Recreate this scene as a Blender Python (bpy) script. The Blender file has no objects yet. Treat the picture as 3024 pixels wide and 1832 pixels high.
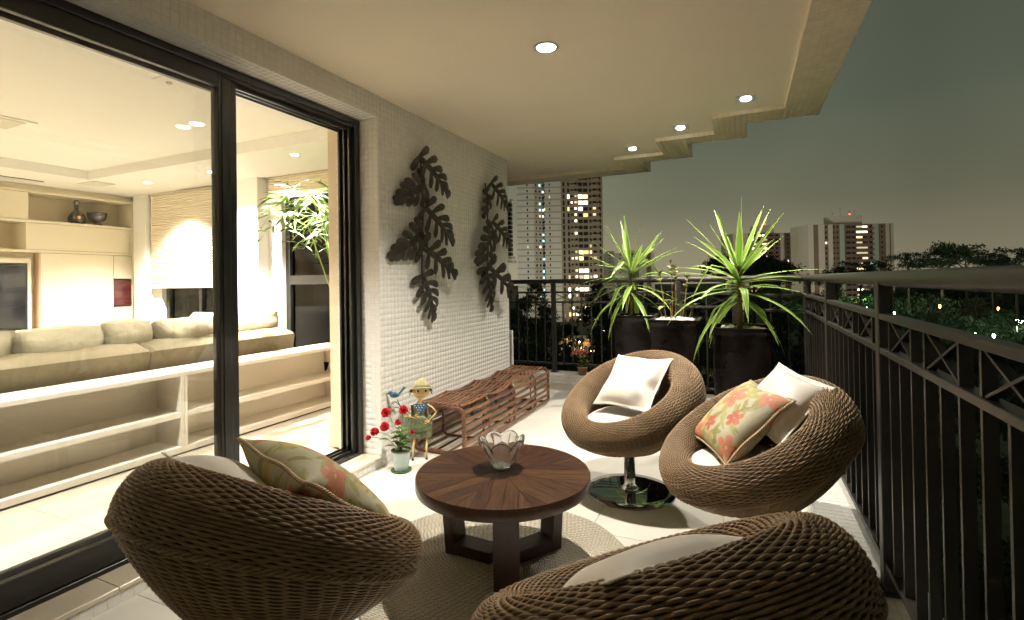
import bpy, math, random
import numpy as np
from mathutils import Vector, Matrix
PI = math.pi
rnd = random.Random(7)
SC = bpy.context.scene
COL = SC.collection
NV = {}

# ------------------------------------------------------------------ camera
EYE = Vector((0.0, 0.0, 1.28))
def cam_axes(yaw=-0.4254, pitch=0.0096, roll=-0.0159):
    cy, sy = math.cos(yaw), math.sin(yaw)
    f = Vector((sy * math.cos(pitch), cy * math.cos(pitch), math.sin(pitch)))
    r = Vector((cy, -sy, 0.0)); u = r.cross(f)
    return r * math.cos(roll) + u * math.sin(roll), -r * math.sin(roll) + u * math.cos(roll), f
CR, CUP, CF = cam_axes()
cam_data = bpy.data.cameras.new("camera")
cam = bpy.data.objects.new("camera", cam_data); COL.objects.link(cam)
cam.matrix_world = Matrix(((CR.x, CUP.x, -CF.x, 0), (CR.y, CUP.y, -CF.y, 0), (CR.z, CUP.z, -CF.z, EYE.z), (0, 0, 0, 1)))
cam_data.sensor_fit = 'HORIZONTAL'; cam_data.sensor_width = 36.0
cam_data.lens = 1495.67 / 3024 * 36.0
cam_data.shift_y = -99.7 / 3024
cam_data.clip_start = 0.05; cam_data.clip_end = 3000
SC.camera = cam

# ------------------------------------------------------------------ world (light-polluted night sky)
wd = bpy.data.worlds.new("World"); SC.world = wd; wd.use_nodes = True
nt = wd.node_tree; nt.nodes.clear()
wo = nt.nodes.new("ShaderNodeOutputWorld"); bg = nt.nodes.new("ShaderNodeBackground")
tc = nt.nodes.new("ShaderNodeTexCoord"); sep = nt.nodes.new("ShaderNodeSeparateXYZ")
rampz = nt.nodes.new("ShaderNodeValToRGB"); nz = nt.nodes.new("ShaderNodeTexNoise")
mulc = nt.nodes.new("ShaderNodeMixRGB"); mulc.blend_type = 'MULTIPLY'; mulc.inputs[0].default_value = 1.0
rampn = nt.nodes.new("ShaderNodeValToRGB")
nt.links.new(tc.outputs["Generated"], sep.inputs[0])
nt.links.new(sep.outputs["Z"], rampz.inputs[0])
r = rampz.color_ramp
r.elements[0].position = 0.0; r.elements[0].color = (0.27, 0.235, 0.155, 1)
r.elements[1].position = 1.0; r.elements[1].color = (0.04, 0.05, 0.04, 1)
for p, c in ((0.05, (0.225, 0.20, 0.132)), (0.13, (0.140, 0.138, 0.094)), (0.28, (0.090, 0.102, 0.074)), (0.6, (0.058, 0.068, 0.052))):
    e = r.elements.new(p); e.color = (*c, 1)
nz.inputs["Scale"].default_value = 1.6; nz.inputs["Detail"].default_value = 3
nt.links.new(tc.outputs["Generated"], nz.inputs["Vector"])
nt.links.new(nz.outputs["Fac"], rampn.inputs[0])
rampn.color_ramp.elements[0].position = 0.3; rampn.color_ramp.elements[0].color = (0.72, 0.74, 0.74, 1)
rampn.color_ramp.elements[1].position = 0.7; rampn.color_ramp.elements[1].color = (1.18, 1.2, 1.14, 1)
nt.links.new(rampz.outputs[0], mulc.inputs[1]); nt.links.new(rampn.outputs[0], mulc.inputs[2])
mrx = nt.nodes.new("ShaderNodeMapRange"); mrx.inputs["From Min"].default_value = -0.75; mrx.inputs["From Max"].default_value = 0.25; mrx.inputs["To Min"].default_value = 1.10; mrx.inputs["To Max"].default_value = 0.58
nt.links.new(sep.outputs["X"], mrx.inputs["Value"]); nt.links.new(mrx.outputs[0], bg.inputs["Strength"])
nt.links.new(mulc.outputs[0], bg.inputs["Color"])
nt.links.new(bg.outputs[0], wo.inputs["Surface"])

SC.view_settings.view_transform = 'Standard'; SC.view_settings.look = 'None'
SC.view_settings.gamma = 1.0; SC.view_settings.use_curve_mapping = False
SC.view_settings.exposure = 0.7
SC.render.engine = 'CYCLES'
SC.cycles.use_denoising = True
SC.cycles.max_bounces = 9; SC.cycles.diffuse_bounces = 5; SC.cycles.glossy_bounces = 4
SC.cycles.transmission_bounces = 8; SC.cycles.transparent_max_bounces = 12
SC.cycles.caustics_refractive = True; SC.cycles.caustics_reflective = False
SC.cycles.sample_clamp_indirect = 6.0; SC.cycles.blur_glossy = 0.5

# ------------------------------------------------------------------ light powers
L_BALC, L_BACK, L_ROOM = 235.0, 100.0, 1120.0
C_BALC, C_ROOM = (1.0, 0.93, 0.81), (1.0, 0.945, 0.87)

# ------------------------------------------------------------------ mesh helpers
class MB:
    def __init__(s): s.v = []; s.f = []; s.uv = None
    def add(s, vs, fs):
        n = len(s.v); s.v.extend([tuple(p) for p in vs]); s.f.extend([tuple(i + n for i in f) for f in fs]); return s
    def box(s, x0, x1, y0, y1, z0, z1, b=0.0):
        if b <= 0:
            return s.add([(x0, y0, z0), (x1, y0, z0), (x1, y1, z0), (x0, y1, z0), (x0, y0, z1), (x1, y0, z1), (x1, y1, z1), (x0, y1, z1)],
                         [(0, 3, 2, 1), (4, 5, 6, 7), (0, 1, 5, 4), (1, 2, 6, 5), (2, 3, 7, 6), (3, 0, 4, 7)])
        vs = []
        for (X, sx) in ((x0, 1), (x1, -1)):
            for (Y, sy) in ((y0, 1), (y1, -1)):
                for (Z, sz) in ((z0, 1), (z1, -1)):
                    vs += [(X, Y + sy * b, Z + sz * b), (X + sx * b, Y, Z + sz * b), (X + sx * b, Y + sy * b, Z)]
        def i(a, c, d, k): return (a * 4 + c * 2 + d) * 3 + k
        fs = [(i(0,0,0,0), i(0,0,1,0), i(0,1,1,0), i(0,1,0,0)), (i(1,0,0,0), i(1,1,0,0), i(1,1,1,0), i(1,0,1,0)),
              (i(0,0,0,1), i(1,0,0,1), i(1,0,1,1), i(0,0,1,1)), (i(0,1,0,1), i(0,1,1,1), i(1,1,1,1), i(1,1,0,1)),
              (i(0,0,0,2), i(0,1,0,2), i(1,1,0,2), i(1,0,0,2)), (i(0,0,1,2), i(1,0,1,2), i(1,1,1,2), i(0,1,1,2))]
        for a in (0, 1):
            for c in (0, 1):
                fs.append((i(a,c,0,0), i(a,c,1,0), i(a,c,1,1), i(a,c,0,1)))
                fs.append((i(a,0,c,0), i(a,1,c,0), i(a,1,c,2), i(a,0,c,2)))
                fs.append((i(0,a,c,1), i(1,a,c,1), i(1,a,c,2), i(0,a,c,2)))
        for a in (0, 1):
            for c in (0, 1):
                for d in (0, 1): fs.append((i(a,c,d,0), i(a,c,d,1), i(a,c,d,2)))
        return s.add(vs, fs)
    def prism(s, poly, z0, z1):
        n = len(poly)
        vs = [(x, y, z0) for x, y in poly] + [(x, y, z1) for x, y in poly]
        fs = [tuple(reversed(range(n))), tuple(range(n, 2 * n))] + [(k, (k + 1) % n, n + (k + 1) % n, n + k) for k in range(n)]
        return s.add(vs, fs)
    def tube(s, pts, r, n=8, closed=False, caps=True):
        pts = [Vector(p) for p in pts]; m = len(pts)
        rs = r if isinstance(r, (list, tuple)) else [r] * m
        vs = []; pu = None
        for k in range(m):
            if closed: t = pts[(k + 1) % m] - pts[k - 1]
            else: t = pts[min(k + 1, m - 1)] - pts[max(k - 1, 0)]
            if t.length < 1e-9: t = Vector((0, 0, 1))
            t.normalize()
            if pu is None: u = t.orthogonal().normalized()
            else:
                u = pu - t * pu.dot(t)
                u = u.normalized() if u.length > 1e-6 else t.orthogonal().normalized()
            pu = u; w = t.cross(u)
            vs += [pts[k] + (u * math.cos(2 * PI * j / n) + w * math.sin(2 * PI * j / n)) * rs[k] for j in range(n)]
        fs = []
        for k in range(m if closed else m - 1):
            a = k * n; b = ((k + 1) % m) * n
            fs += [(a + j, a + (j + 1) % n, b + (j + 1) % n, b + j) for j in range(n)]
        if caps and not closed:
            fs += [tuple(reversed(range(n))), tuple(range((m - 1) * n, m * n))]
        return s.add(vs, fs)
    def lathe(s, prof, n=32, c=(0, 0, 0), cap=True):
        vs = [(c[0] + r_ * math.cos(2 * PI * j / n), c[1] + r_ * math.sin(2 * PI * j / n), c[2] + z) for r_, z in prof for j in range(n)]
        fs = [(k * n + j, k * n + (j + 1) % n, (k + 1) * n + (j + 1) % n, (k + 1) * n + j) for k in range(len(prof) - 1) for j in range(n)]
        if cap:
            fs += [tuple(reversed(range(n))), tuple(range((len(prof) - 1) * n, len(prof) * n))]
        return s.add(vs, fs)
    def ribbon(s, pts, ws, up, th=0.002, fold=0.0):
        """closed thin blade along pts; widths ws; up = rough normal; fold lifts the edges"""
        pts = [Vector(p) for p in pts]; m = len(pts); up = Vector(up); vs = []
        for k in range(m):
            t = (pts[min(k + 1, m - 1)] - pts[max(k - 1, 0)]).normalized()
            sd = t.cross(up)
            sd = sd.normalized() if sd.length > 1e-5 else t.orthogonal().normalized()
            nn = sd.cross(t).normalized(); w = ws[k] / 2
            vs += [pts[k] - sd * w + nn * fold * w, pts[k] + nn * th / 2, pts[k] + sd * w + nn * fold * w,
                   pts[k] + sd * w + nn * (fold * w - th), pts[k] - nn * th / 2, pts[k] - sd * w + nn * (fold * w - th)]
        fs = []
        for k in range(m - 1):
            a, b = k * 6, k * 6 + 6
            fs += [(a + j, a + (j + 1) % 6, b + (j + 1) % 6, b + j) for j in range(6)]
        fs += [(5, 4, 3, 2, 1, 0), tuple((m - 1) * 6 + j for j in range(6))]
        return s.add(vs, fs)
    def xf(s, M):
        s.v = [tuple(M @ Vector(p)) for p in s.v]; return s
    def mesh(s, name, smooth=False):
        me = bpy.data.meshes.new(name); me.from_pydata(s.v, [], s.f); me.update()
        if smooth: me.polygons.foreach_set('use_smooth', [True] * len(me.polygons))
        return me

def np_mesh(name, V, F, smooth=True):
    me = bpy.data.meshes.new(name)
    V = np.asarray(V, np.float32); F = np.asarray(F, np.int32); n, k = F.shape
    me.vertices.add(len(V)); me.vertices.foreach_set('co', V.ravel())
    me.loops.add(n * k); me.loops.foreach_set('vertex_index', F.ravel())
    me.polygons.add(n); me.polygons.foreach_set('loop_start', np.arange(0, n * k, k, dtype=np.int32))
    me.polygons.foreach_set('loop_total', np.full(n, k, np.int32))
    me.update(calc_edges=True)
    if smooth: me.polygons.foreach_set('use_smooth', np.ones(n, bool))
    me.validate()
    return me

def link(name, me, mat=None, parent=None, M=None, local=False, kind=None, label=None):
    o = bpy.data.objects.new(name, me)
    if mat is not None and me is not None:
        if len(me.materials) == 0: me.materials.append(mat)
    COL.objects.link(o)
    if parent is not None:
        o.parent = parent
        if not local:
            o.matrix_basis = parent_inv(parent) @ (M if M else Matrix.Identity(4))
        elif M is not None: o.matrix_basis = M
    elif M is not None: o.matrix_basis = M
    if kind: o['kind'] = kind
    if label: o['label'] = label
    return o
def world_of(o):
    M = o.matrix_basis.copy(); p = o.parent
    while p is not None: M = p.matrix_basis @ M; p = p.parent
    return M
def parent_inv(p): return world_of(p).inverted()
def obj(name, mb, mat, parent=None, smooth=False, local=False, kind=None, M=None, label=None, auto=None):
    me = mb.mesh(name, smooth)
    if auto:
        me.polygons.foreach_set('use_smooth', [True] * len(me.polygons)); me.set_sharp_from_angle(angle=math.radians(auto))
    return link(name, me, mat, parent, M, local, kind, label)
def tag(o, label, cat, group=None):
    o['label'] = label; o['category'] = cat
    if group: o['group'] = group
    return o
def thing(name, label, cat, loc=(0, 0, 0), rotz=0.0, group=None):
    o = bpy.data.objects.new(name, None); COL.objects.link(o)
    o.matrix_basis = Matrix.Translation(loc) @ Matrix.Rotation(rotz, 4, 'Z')
    o.empty_display_size = 0.1
    return tag(o, label, cat, group)
def struct(o): o['kind'] = 'structure'; return o
def copy_tree(o, parent=None):
    c = o.copy(); COL.objects.link(c)
    if parent is not None: c.parent = parent
    for ch in list(o.children): copy_tree(ch, c)
    return c

# ------------------------------------------------------------------ materials
def mk(name, col, rough=0.5, metal=0.0, var=0.0, vscale=8.0, bump=0.0, bscale=60.0, orand=0.0, hue=0.0, coat=0.0, spec=None, stretch=None, col2=None, dist=0.002, trans=0.0, sub=0.0):
    m = bpy.data.materials.new(name); m.use_nodes = True; t = m.node_tree; N = t.nodes; L = t.links
    b = N["Principled BSDF"]
    b.inputs["Roughness"].default_value = rough; b.inputs["Metallic"].default_value = metal
    b.inputs["Coat Weight"].default_value = coat
    if coat: b.inputs["Coat Roughness"].default_value = 0.05
    if spec is not None: b.inputs["Specular IOR Level"].default_value = spec
    b.inputs["Base Color"].default_value = (*col, 1)
    co = None
    def coords():
        nonlocal co
        if co is None:
            tcn = N.new("ShaderNodeTexCoord"); mp = N.new("ShaderNodeMapping")
            if stretch: mp.inputs["Scale"].default_value = stretch
            L.new(tcn.outputs["Object"], mp.inputs[0]); co = mp.outputs[0]
        return co
    last = None
    if var > 0 or col2:
        n1 = N.new("ShaderNodeTexNoise"); n1.inputs["Scale"].default_value = vscale; n1.inputs["Detail"].default_value = 6; n1.inputs["Roughness"].default_value = 0.6
        L.new(coords(), n1.inputs["Vector"])
        rr = N.new("ShaderNodeValToRGB"); rr.color_ramp.elements[0].position = 0.3; rr.color_ramp.elements[1].position = 0.7
        c2 = col2 if col2 else tuple(min(1, c * (1 + var)) for c in col)
        c1 = col if col2 else tuple(c * (1 - var) for c in col)
        rr.color_ramp.elements[0].color = (*c1, 1); rr.color_ramp.elements[1].color = (*c2, 1)
        L.new(n1.outputs["Fac"], rr.inputs[0]); last = rr.outputs[0]
    if orand > 0 or hue > 0:
        oi = N.new("ShaderNodeObjectInfo"); at = N.new("ShaderNodeAttribute"); at.attribute_name = "rnd"
        ad = N.new("ShaderNodeMath"); ad.operation = 'ADD'; L.new(oi.outputs["Random"], ad.inputs[0]); L.new(at.outputs["Fac"], ad.inputs[1])
        fr = N.new("ShaderNodeMath"); fr.operation = 'FRACT'; L.new(ad.outputs[0], fr.inputs[0])
        mr = N.new("ShaderNodeMapRange"); mr.inputs["To Min"].default_value = 1 - orand; mr.inputs["To Max"].default_value = 1 + orand
        L.new(fr.outputs[0], mr.inputs["Value"])
        hs = N.new("ShaderNodeHueSaturation"); L.new(mr.outputs[0], hs.inputs["Value"])
        if hue > 0:
            m2 = N.new("ShaderNodeMapRange"); m2.inputs["To Min"].default_value = 0.5 - hue; m2.inputs["To Max"].default_value = 0.5 + hue
            L.new(fr.outputs[0], m2.inputs["Value"]); L.new(m2.outputs[0], hs.inputs["Hue"])
        if last is not None: L.new(last, hs.inputs["Color"])
        else: hs.inputs["Color"].default_value = (*col, 1)
        last = hs.outputs[0]
    if last is not None: L.new(last, b.inputs["Base Color"])
    if bump > 0:
        n2 = N.new("ShaderNodeTexNoise"); n2.inputs["Scale"].default_value = bscale; n2.inputs["Detail"].default_value = 4
        L.new(coords(), n2.inputs["Vector"])
        bp = N.new("ShaderNodeBump"); bp.inputs["Strength"].default_value = bump; bp.inputs["Distance"].default_value = dist
        L.new(n2.outputs["Fac"], bp.inputs["Height"]); L.new(bp.outputs[0], b.inputs["Normal"])
    if sub > 0:
        b.inputs["Subsurface Weight"].default_value = sub
    if trans > 0:   # thin leaf: some light passes through
        tl = N.new("ShaderNodeBsdfTranslucent"); mx = N.new("ShaderNodeMixShader"); mx.inputs[0].default_value = trans
        if last is not None: L.new(last, tl.inputs["Color"])
        else: tl.inputs["Color"].default_value = (*col, 1)
        L.new(b.outputs[0], mx.inputs[1]); L.new(tl.outputs[0], mx.inputs[2]); L.new(mx.outputs[0], N["Material Output"].inputs["Surface"])
    return m
def emi(name, col, s):
    m = bpy.data.materials.new(name); m.use_nodes = True; b = m.node_tree.nodes["Principled BSDF"]
    b.inputs["Base Color"].default_value = (0.1, 0.1, 0.1, 1); b.inputs["Emission Color"].default_value = (*col, 1); b.inputs["Emission Strength"].default_value = s
    return m
def glass_pane(name, tint=(0.93, 0.95, 0.9), refl=1.0):
    m = bpy.data.materials.new(name); m.use_nodes = True; t = m.node_tree; N = t.nodes; L = t.links; N.remove(N["Principled BSDF"])
    tr = N.new("ShaderNodeBsdfTransparent"); tr.inputs[0].default_value = (*tint, 1)
    gl = N.new("ShaderNodeBsdfGlossy"); gl.inputs["Roughness"].default_value = 0.0
    fr = N.new("ShaderNodeFresnel"); fr.inputs["IOR"].default_value = 1.5
    mu = N.new("ShaderNodeMath"); mu.operation = 'MULTIPLY'; mu.inputs[1].default_value = refl
    mx = N.new("ShaderNodeMixShader"); L.new(fr.outputs[0], mu.inputs[0]); L.new(mu.outputs[0], mx.inputs[0])
    L.new(tr.outputs[0], mx.inputs[1]); L.new(gl.outputs[0], mx.inputs[2]); L.new(mx.outputs[0], N["Material Output"].inputs["Surface"])
    return m

M_tile = mk("white_mosaic", (0.80, 0.79, 0.75), 0.14, var=0.05, vscale=30, orand=0.03, spec=0.4)
M_tilew = mk("warm_lit_mosaic", (0.86, 0.76, 0.56), 0.3, var=0.05, vscale=30, orand=0.05)  # white mosaic of the beam with warm bounced light put into its colour
M_grout = mk("grout", (0.72, 0.66, 0.54), 0.9, var=0.2, vscale=40)
M_plaster = mk("ceiling_plaster", (0.87, 0.78, 0.62), 0.85, var=0.02, vscale=2, bump=0.1, bscale=200)
M_floor = mk("porcelain_floor", (0.74, 0.71, 0.64), 0.18, var=0.05, vscale=2.2, orand=0.03, bump=.04, bscale=8, spec=0.5)
M_floorin = mk("room_floor_porcelain", (0.50, 0.44, 0.34), 0.14, var=0.06, vscale=2.5, orand=0.02, stretch=(1, 4, 1))
M_joint = mk("floor_joint", (0.36, 0.32, 0.25), 0.8)
M_stone = mk("sill_stone", (0.66, 0.58, 0.44), 0.25, var=0.07, vscale=5, orand=0.03)
M_black = mk("black_aluminium", (0.012, 0.012, 0.010), 0.32, metal=0.0, var=0.2, vscale=20, coat=0.2)
M_seal = mk("frame_seal", (0.055, 0.048, 0.035), 0.4)
M_rail = mk("grey_rail_paint", (0.034, 0.030, 0.025), 0.40, var=0.12, vscale=12, bump=0.15, bscale=120)
M_cream = mk("cream_wall", (0.82, 0.78, 0.69), 0.7)
M_white = mk("white_wall", (0.86, 0.845, 0.80), 0.65)
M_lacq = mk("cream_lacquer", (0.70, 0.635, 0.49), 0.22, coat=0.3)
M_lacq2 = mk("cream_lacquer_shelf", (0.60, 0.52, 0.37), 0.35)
M_shelfw = mk("white_lacquer", (0.76, 0.71, 0.62), 0.3, coat=0.2)
M_red = mk("red_lacquer", (0.055, 0.003, 0.006), 0.2, coat=0.4)
M_sofa = mk("olive_suede", (0.135, 0.108, 0.058), 0.85, var=0.15, vscale=20, bump=0.4, bscale=80)
M_sofac = mk("cushion_linen_olive", (0.25, 0.215, 0.135), 0.8, var=0.06, vscale=14, bump=0.9, bscale=9, dist=0.03)
M_blind = mk("pleated_blind", (0.74, 0.66, 0.52), 0.8)
M_tv = mk("tv_screen", (0.012, 0.012, 0.014), 0.22, spec=.3)
M_dark = mk("dark_ceramic", (0.014, 0.014, 0.012), 0.2, col2=(0.06, 0.045, 0.035), vscale=18)
M_glass = glass_pane("door_glass", (0.955, 0.96, 0.95))
M_glassw = glass_pane("window_glass", (0.9, 0.92, 0.9))
M_iron = mk("hammered_iron", (0.060, 0.052, 0.040), 0.38, metal=0.5, var=0.4, vscale=25, bump=0.9, bscale=55, dist=0.006)
M_wick = mk("wicker_strand", (0.175, 0.108, 0.050), 0.45, col2=(0.27, 0.172, 0.088), vscale=14, bump=0.3, bscale=300)
M_wickd = mk("wicker_gap_shade", (0.018, 0.011, 0.006), 0.8)  # near-black colour stands for the shade between the strands
M_chrome = mk("chrome", (0.62, 0.62, 0.60), 0.07, metal=1.0)
M_disc = mk("polished_steel_base", (0.33, 0.34, 0.32), 0.035, metal=1.0, var=0.05, vscale=4)
M_whitef = mk("white_leatherette", (0.70, 0.655, 0.59), 0.45, bump=0.25, bscale=14, dist=0.01)
M_seatf = mk("white_seat_vinyl", (0.76, 0.73, 0.68), 0.35, bump=0.1, bscale=10, dist=0.01)
M_cord = mk("twisted_cord", (0.55, 0.43, 0.27), 0.7)
def wood(name, c1, c2, rough=0.42):
    m = mk(name, c1, rough, col2=c2, vscale=9, stretch=(1.0, 9.0, 9.0), orand=0.35, hue=0.012, bump=0.5, bscale=40, spec=.18)
    return m
M_plank = wood("rosewood_plank", (0.013, 0.005, 0.002), (0.085, 0.034, 0.014))
M_apron = mk("dark_wood_edge", (0.045, 0.019, 0.010), 0.33, col2=(0.085, 0.036, 0.018), vscale=12, stretch=(1, 1, 0.1), bump=0.3, bscale=60)
M_leg = mk("dark_wood_leg", (0.028, 0.011, 0.007), 0.3, col2=(0.055, 0.022, 0.013), vscale=12, stretch=(6, 6, 0.6), bump=0.3, bscale=60)
M_strap = mk("tan_rattan_strap", (0.11, 0.045, 0.020), 0.42, col2=(0.20, 0.088, 0.040), vscale=9, orand=0.3, hue=0.01, bump=0.3, bscale=80, stretch=(4, 1, 4))
M_hoop = mk("dark_rattan_pole", (0.095, 0.036, 0.018), 0.4, col2=(0.16, 0.07, 0.035), vscale=25, bump=0.4, bscale=60)
M_tie = mk("rattan_binding", (0.20, 0.09, 0.045), 0.5)
M_pot = mk("black_glazed_ceramic", (0.004, 0.003, 0.003), 0.13, col2=(0.012, 0.009, 0.007), vscale=7, bump=0.3, bscale=5, dist=0.02, coat=0.0, spec=.18)
M_soil = mk("soil", (0.05, 0.035, 0.022), 0.95, bump=0.8, bscale=80)
M_peb = mk("white_pebble", (0.80, 0.76, 0.68), 0.5, orand=0.06, bump=0.2, bscale=60)
M_pebg = mk("dull_pebble", (0.42, 0.42, 0.28), 0.5, orand=0.15)
M_bark = mk("yucca_bark", (0.20, 0.14, 0.07), 0.85, var=0.35, vscale=30, bump=0.8, bscale=50)
M_stem = mk("green_stem", (0.22, 0.33, 0.07), 0.6, var=0.1)
M_cstem = mk("brown_stem", (0.40, 0.26, 0.13), 0.7, var=0.2, vscale=30)
M_gleaf = mk("green_leaf", (0.12, 0.26, 0.03), 0.42, var=0.3, vscale=25, orand=0.15, trans=0.25)
M_cleaf = mk("croton_leaf", (0.16, 0.30, 0.05), 0.35, col2=(0.42, 0.40, 0.14), vscale=35, orand=0.2, trans=0.2)
M_cred = mk("croton_red_leaf", (0.45, 0.14, 0.06), 0.4, col2=(0.4, 0.35, 0.1), vscale=30)
M_zin = mk("zinnia_red", (0.55, 0.010, 0.018), 0.55, var=0.25, vscale=60, trans=0.15)
M_kal = mk("kalanchoe_pink", (0.62, 0.07, 0.10), 0.5, col2=(0.72, 0.22, 0.22), vscale=60)
M_potblue = mk("pale_blue_painted_pot", (0.34, 0.44, 0.42), 0.5, col2=(0.44, 0.52, 0.48), vscale=14, stretch=(1, 1, 8), bump=0.2, bscale=30)
M_green = mk("green_saucer_glaze", (0.05, 0.11, 0.04), 0.4, var=0.3, vscale=30)
M_terra = mk("terracotta", (0.32, 0.17, 0.09), 0.8)
M_skin = mk("painted_tin_face", (0.72, 0.50, 0.22), 0.45, var=0.06, vscale=10)
M_straw = mk("pale_hat_paint", (0.62, 0.56, 0.36), 0.6, col2=(0.30, 0.27, 0.10), vscale=30, stretch=(3, 3, .4))
M_shorts = mk("mottled_green_paint", (0.05, 0.075, 0.03), 0.5, col2=(0.22, 0.24, 0.12), vscale=60)
M_khaki = mk("khaki_shirt_paint", (0.32, 0.26, 0.10), 0.6)
M_blue = mk("blue_tin", (0.03, 0.10, 0.17), 0.45, var=0.2, vscale=40)
M_dot = mk("white_dot", (0.8, 0.8, 0.78), 0.5)
M_ink = mk("dark_brown_paint", (0.03, 0.016, 0.008), 0.5)
M_wire = mk("aged_wire", (0.10, 0.09, 0.06), 0.5, metal=0.4)
M_bowl = bpy.data.materials.new("clear_crystal"); M_bowl.use_nodes = True
_b = M_bowl.node_tree.nodes["Principled BSDF"]; _b.inputs["Transmission Weight"].default_value = 1.0; _b.inputs["Roughness"].default_value = 0.03; _b.inputs["IOR"].default_value = 1.48; _b.inputs["Base Color"].default_value = (1, 1, 1, 1)
_d = M_bowl.node_tree.nodes.new("ShaderNodeBsdfDiffuse"); _d.inputs[0].default_value = (.95, .93, .88, 1); _m = M_bowl.node_tree.nodes.new("ShaderNodeMixShader"); _m.inputs[0].default_value = .06  # white diffuse share stands in for bright caustics in the crystal
M_bowl.node_tree.links.new(_b.outputs[0], _m.inputs[1]); M_bowl.node_tree.links.new(_d.outputs[0], _m.inputs[2]); M_bowl.node_tree.links.new(_m.outputs[0], M_bowl.node_tree.nodes["Material Output"].inputs["Surface"])
M_lamp = emi("lamp_glow", (1.0, 0.96, 0.88), 28.0)
M_trim = mk("lamp_trim", (0.62, 0.60, 0.55), 0.3, metal=0.6)

# yucca leaf: green blade with pale margins (uses UV x across the blade)
def yucca_mat(name, c_mid, c_edge):
    m = mk(name, c_mid, 0.36); t = m.node_tree; N = t.nodes; L = t.links; b = N["Principled BSDF"]
    uv = N.new("ShaderNodeUVMap"); sp = N.new("ShaderNodeSeparateXYZ"); L.new(uv.outputs[0], sp.inputs[0])
    rr = N.new("ShaderNodeValToRGB"); e = rr.color_ramp.elements
    e[0].position = 0.0; e[0].color = (*c_edge, 1); e[1].position = 1.0; e[1].color = (*c_edge, 1)
    for p, c in ((0.13, c_edge), (0.24, c_mid), (0.5, tuple(x * 1.15 for x in c_mid)), (0.76, c_mid), (0.87, c_edge)):
        q = rr.color_ramp.elements.new(p); q.color = (*c, 1)
    nn = N.new("ShaderNodeTexNoise"); nn.inputs["Scale"].default_value = 30
    ad = N.new("ShaderNodeMath"); ad.operation = 'MULTIPLY_ADD'; ad.inputs[1].default_value = 0.14; ad.inputs[2].default_value = -0.07
    L.new(nn.outputs["Fac"], ad.inputs[0]); a2 = N.new("ShaderNodeMath"); L.new(ad.outputs[0], a2.inputs[0]); L.new(sp.outputs["X"], a2.inputs[1])
    L.new(a2.outputs[0], rr.inputs[0])
    oi = N.new("ShaderNodeObjectInfo"); mr = N.new("ShaderNodeMapRange"); mr.inputs["To Min"].default_value = 0.75; mr.inputs["To Max"].default_value = 1.2
    L.new(oi.outputs["Random"], mr.inputs["Value"]); hs = N.new("ShaderNodeHueSaturation"); L.new(mr.outputs[0], hs.inputs["Value"]); L.new(rr.outputs[0], hs.inputs["Color"])
    L.new(hs.outputs[0], b.inputs["Base Color"])
    tl = N.new("ShaderNodeBsdfTranslucent"); mx = N.new("ShaderNodeMixShader"); mx.inputs[0].default_value = 0.3
    L.new(hs.outputs[0], tl.inputs["Color"]); L.new(b.outputs[0], mx.inputs[1]); L.new(tl.outputs[0], mx.inputs[2]); L.new(mx.outputs[0], N["Material Output"].inputs["Surface"])
    return m
M_yuc = yucca_mat("yucca_blade", (0.17, 0.33, 0.035), (0.50, 0.58, 0.20))

# ------------------------------------------------------------------ tiled surfaces
P_T = 0.0405
def tile_mesh(s=P_T, gap=0.0024, th=0.0013):
    a = (s - gap) / 2; c = a - 0.0004
    return MB().add([(-a, -a, 0), (a, -a, 0), (a, a, 0), (-a, a, 0), (-a, -a, th - .0003), (a, -a, th - .0003), (a, a, th - .0003), (-a, a, th - .0003),
                     (-c, -c, th), (c, -c, th), (c, c, th), (-c, c, th)],
                    [(0, 1, 5, 4), (1, 2, 6, 5), (2, 3, 7, 6), (3, 0, 4, 7), (4, 5, 9, 8), (5, 6, 10, 9), (6, 7, 11, 10), (7, 4, 8, 11), (8, 9, 10, 11)])
TILE = tile_mesh().mesh("tile"); TILE.materials.append(M_tile)
TILEW = tile_mesh().mesh("tile"); TILEW.materials.append(M_tilew)
TV = np.array(tile_mesh().v, np.float32); TF = np.array(tile_mesh().f, np.int32)
def seen(p):
    q = Vector(p) - EYE; d = q.dot(CF)
    if d < 0.2: return 0.0
    u = q.dot(CR) / d; v = q.dot(CUP) / d + 0.067
    if abs(u) > 1.02 or abs(v) > 0.63: return 0.0
    return 1.0 / d
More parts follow.
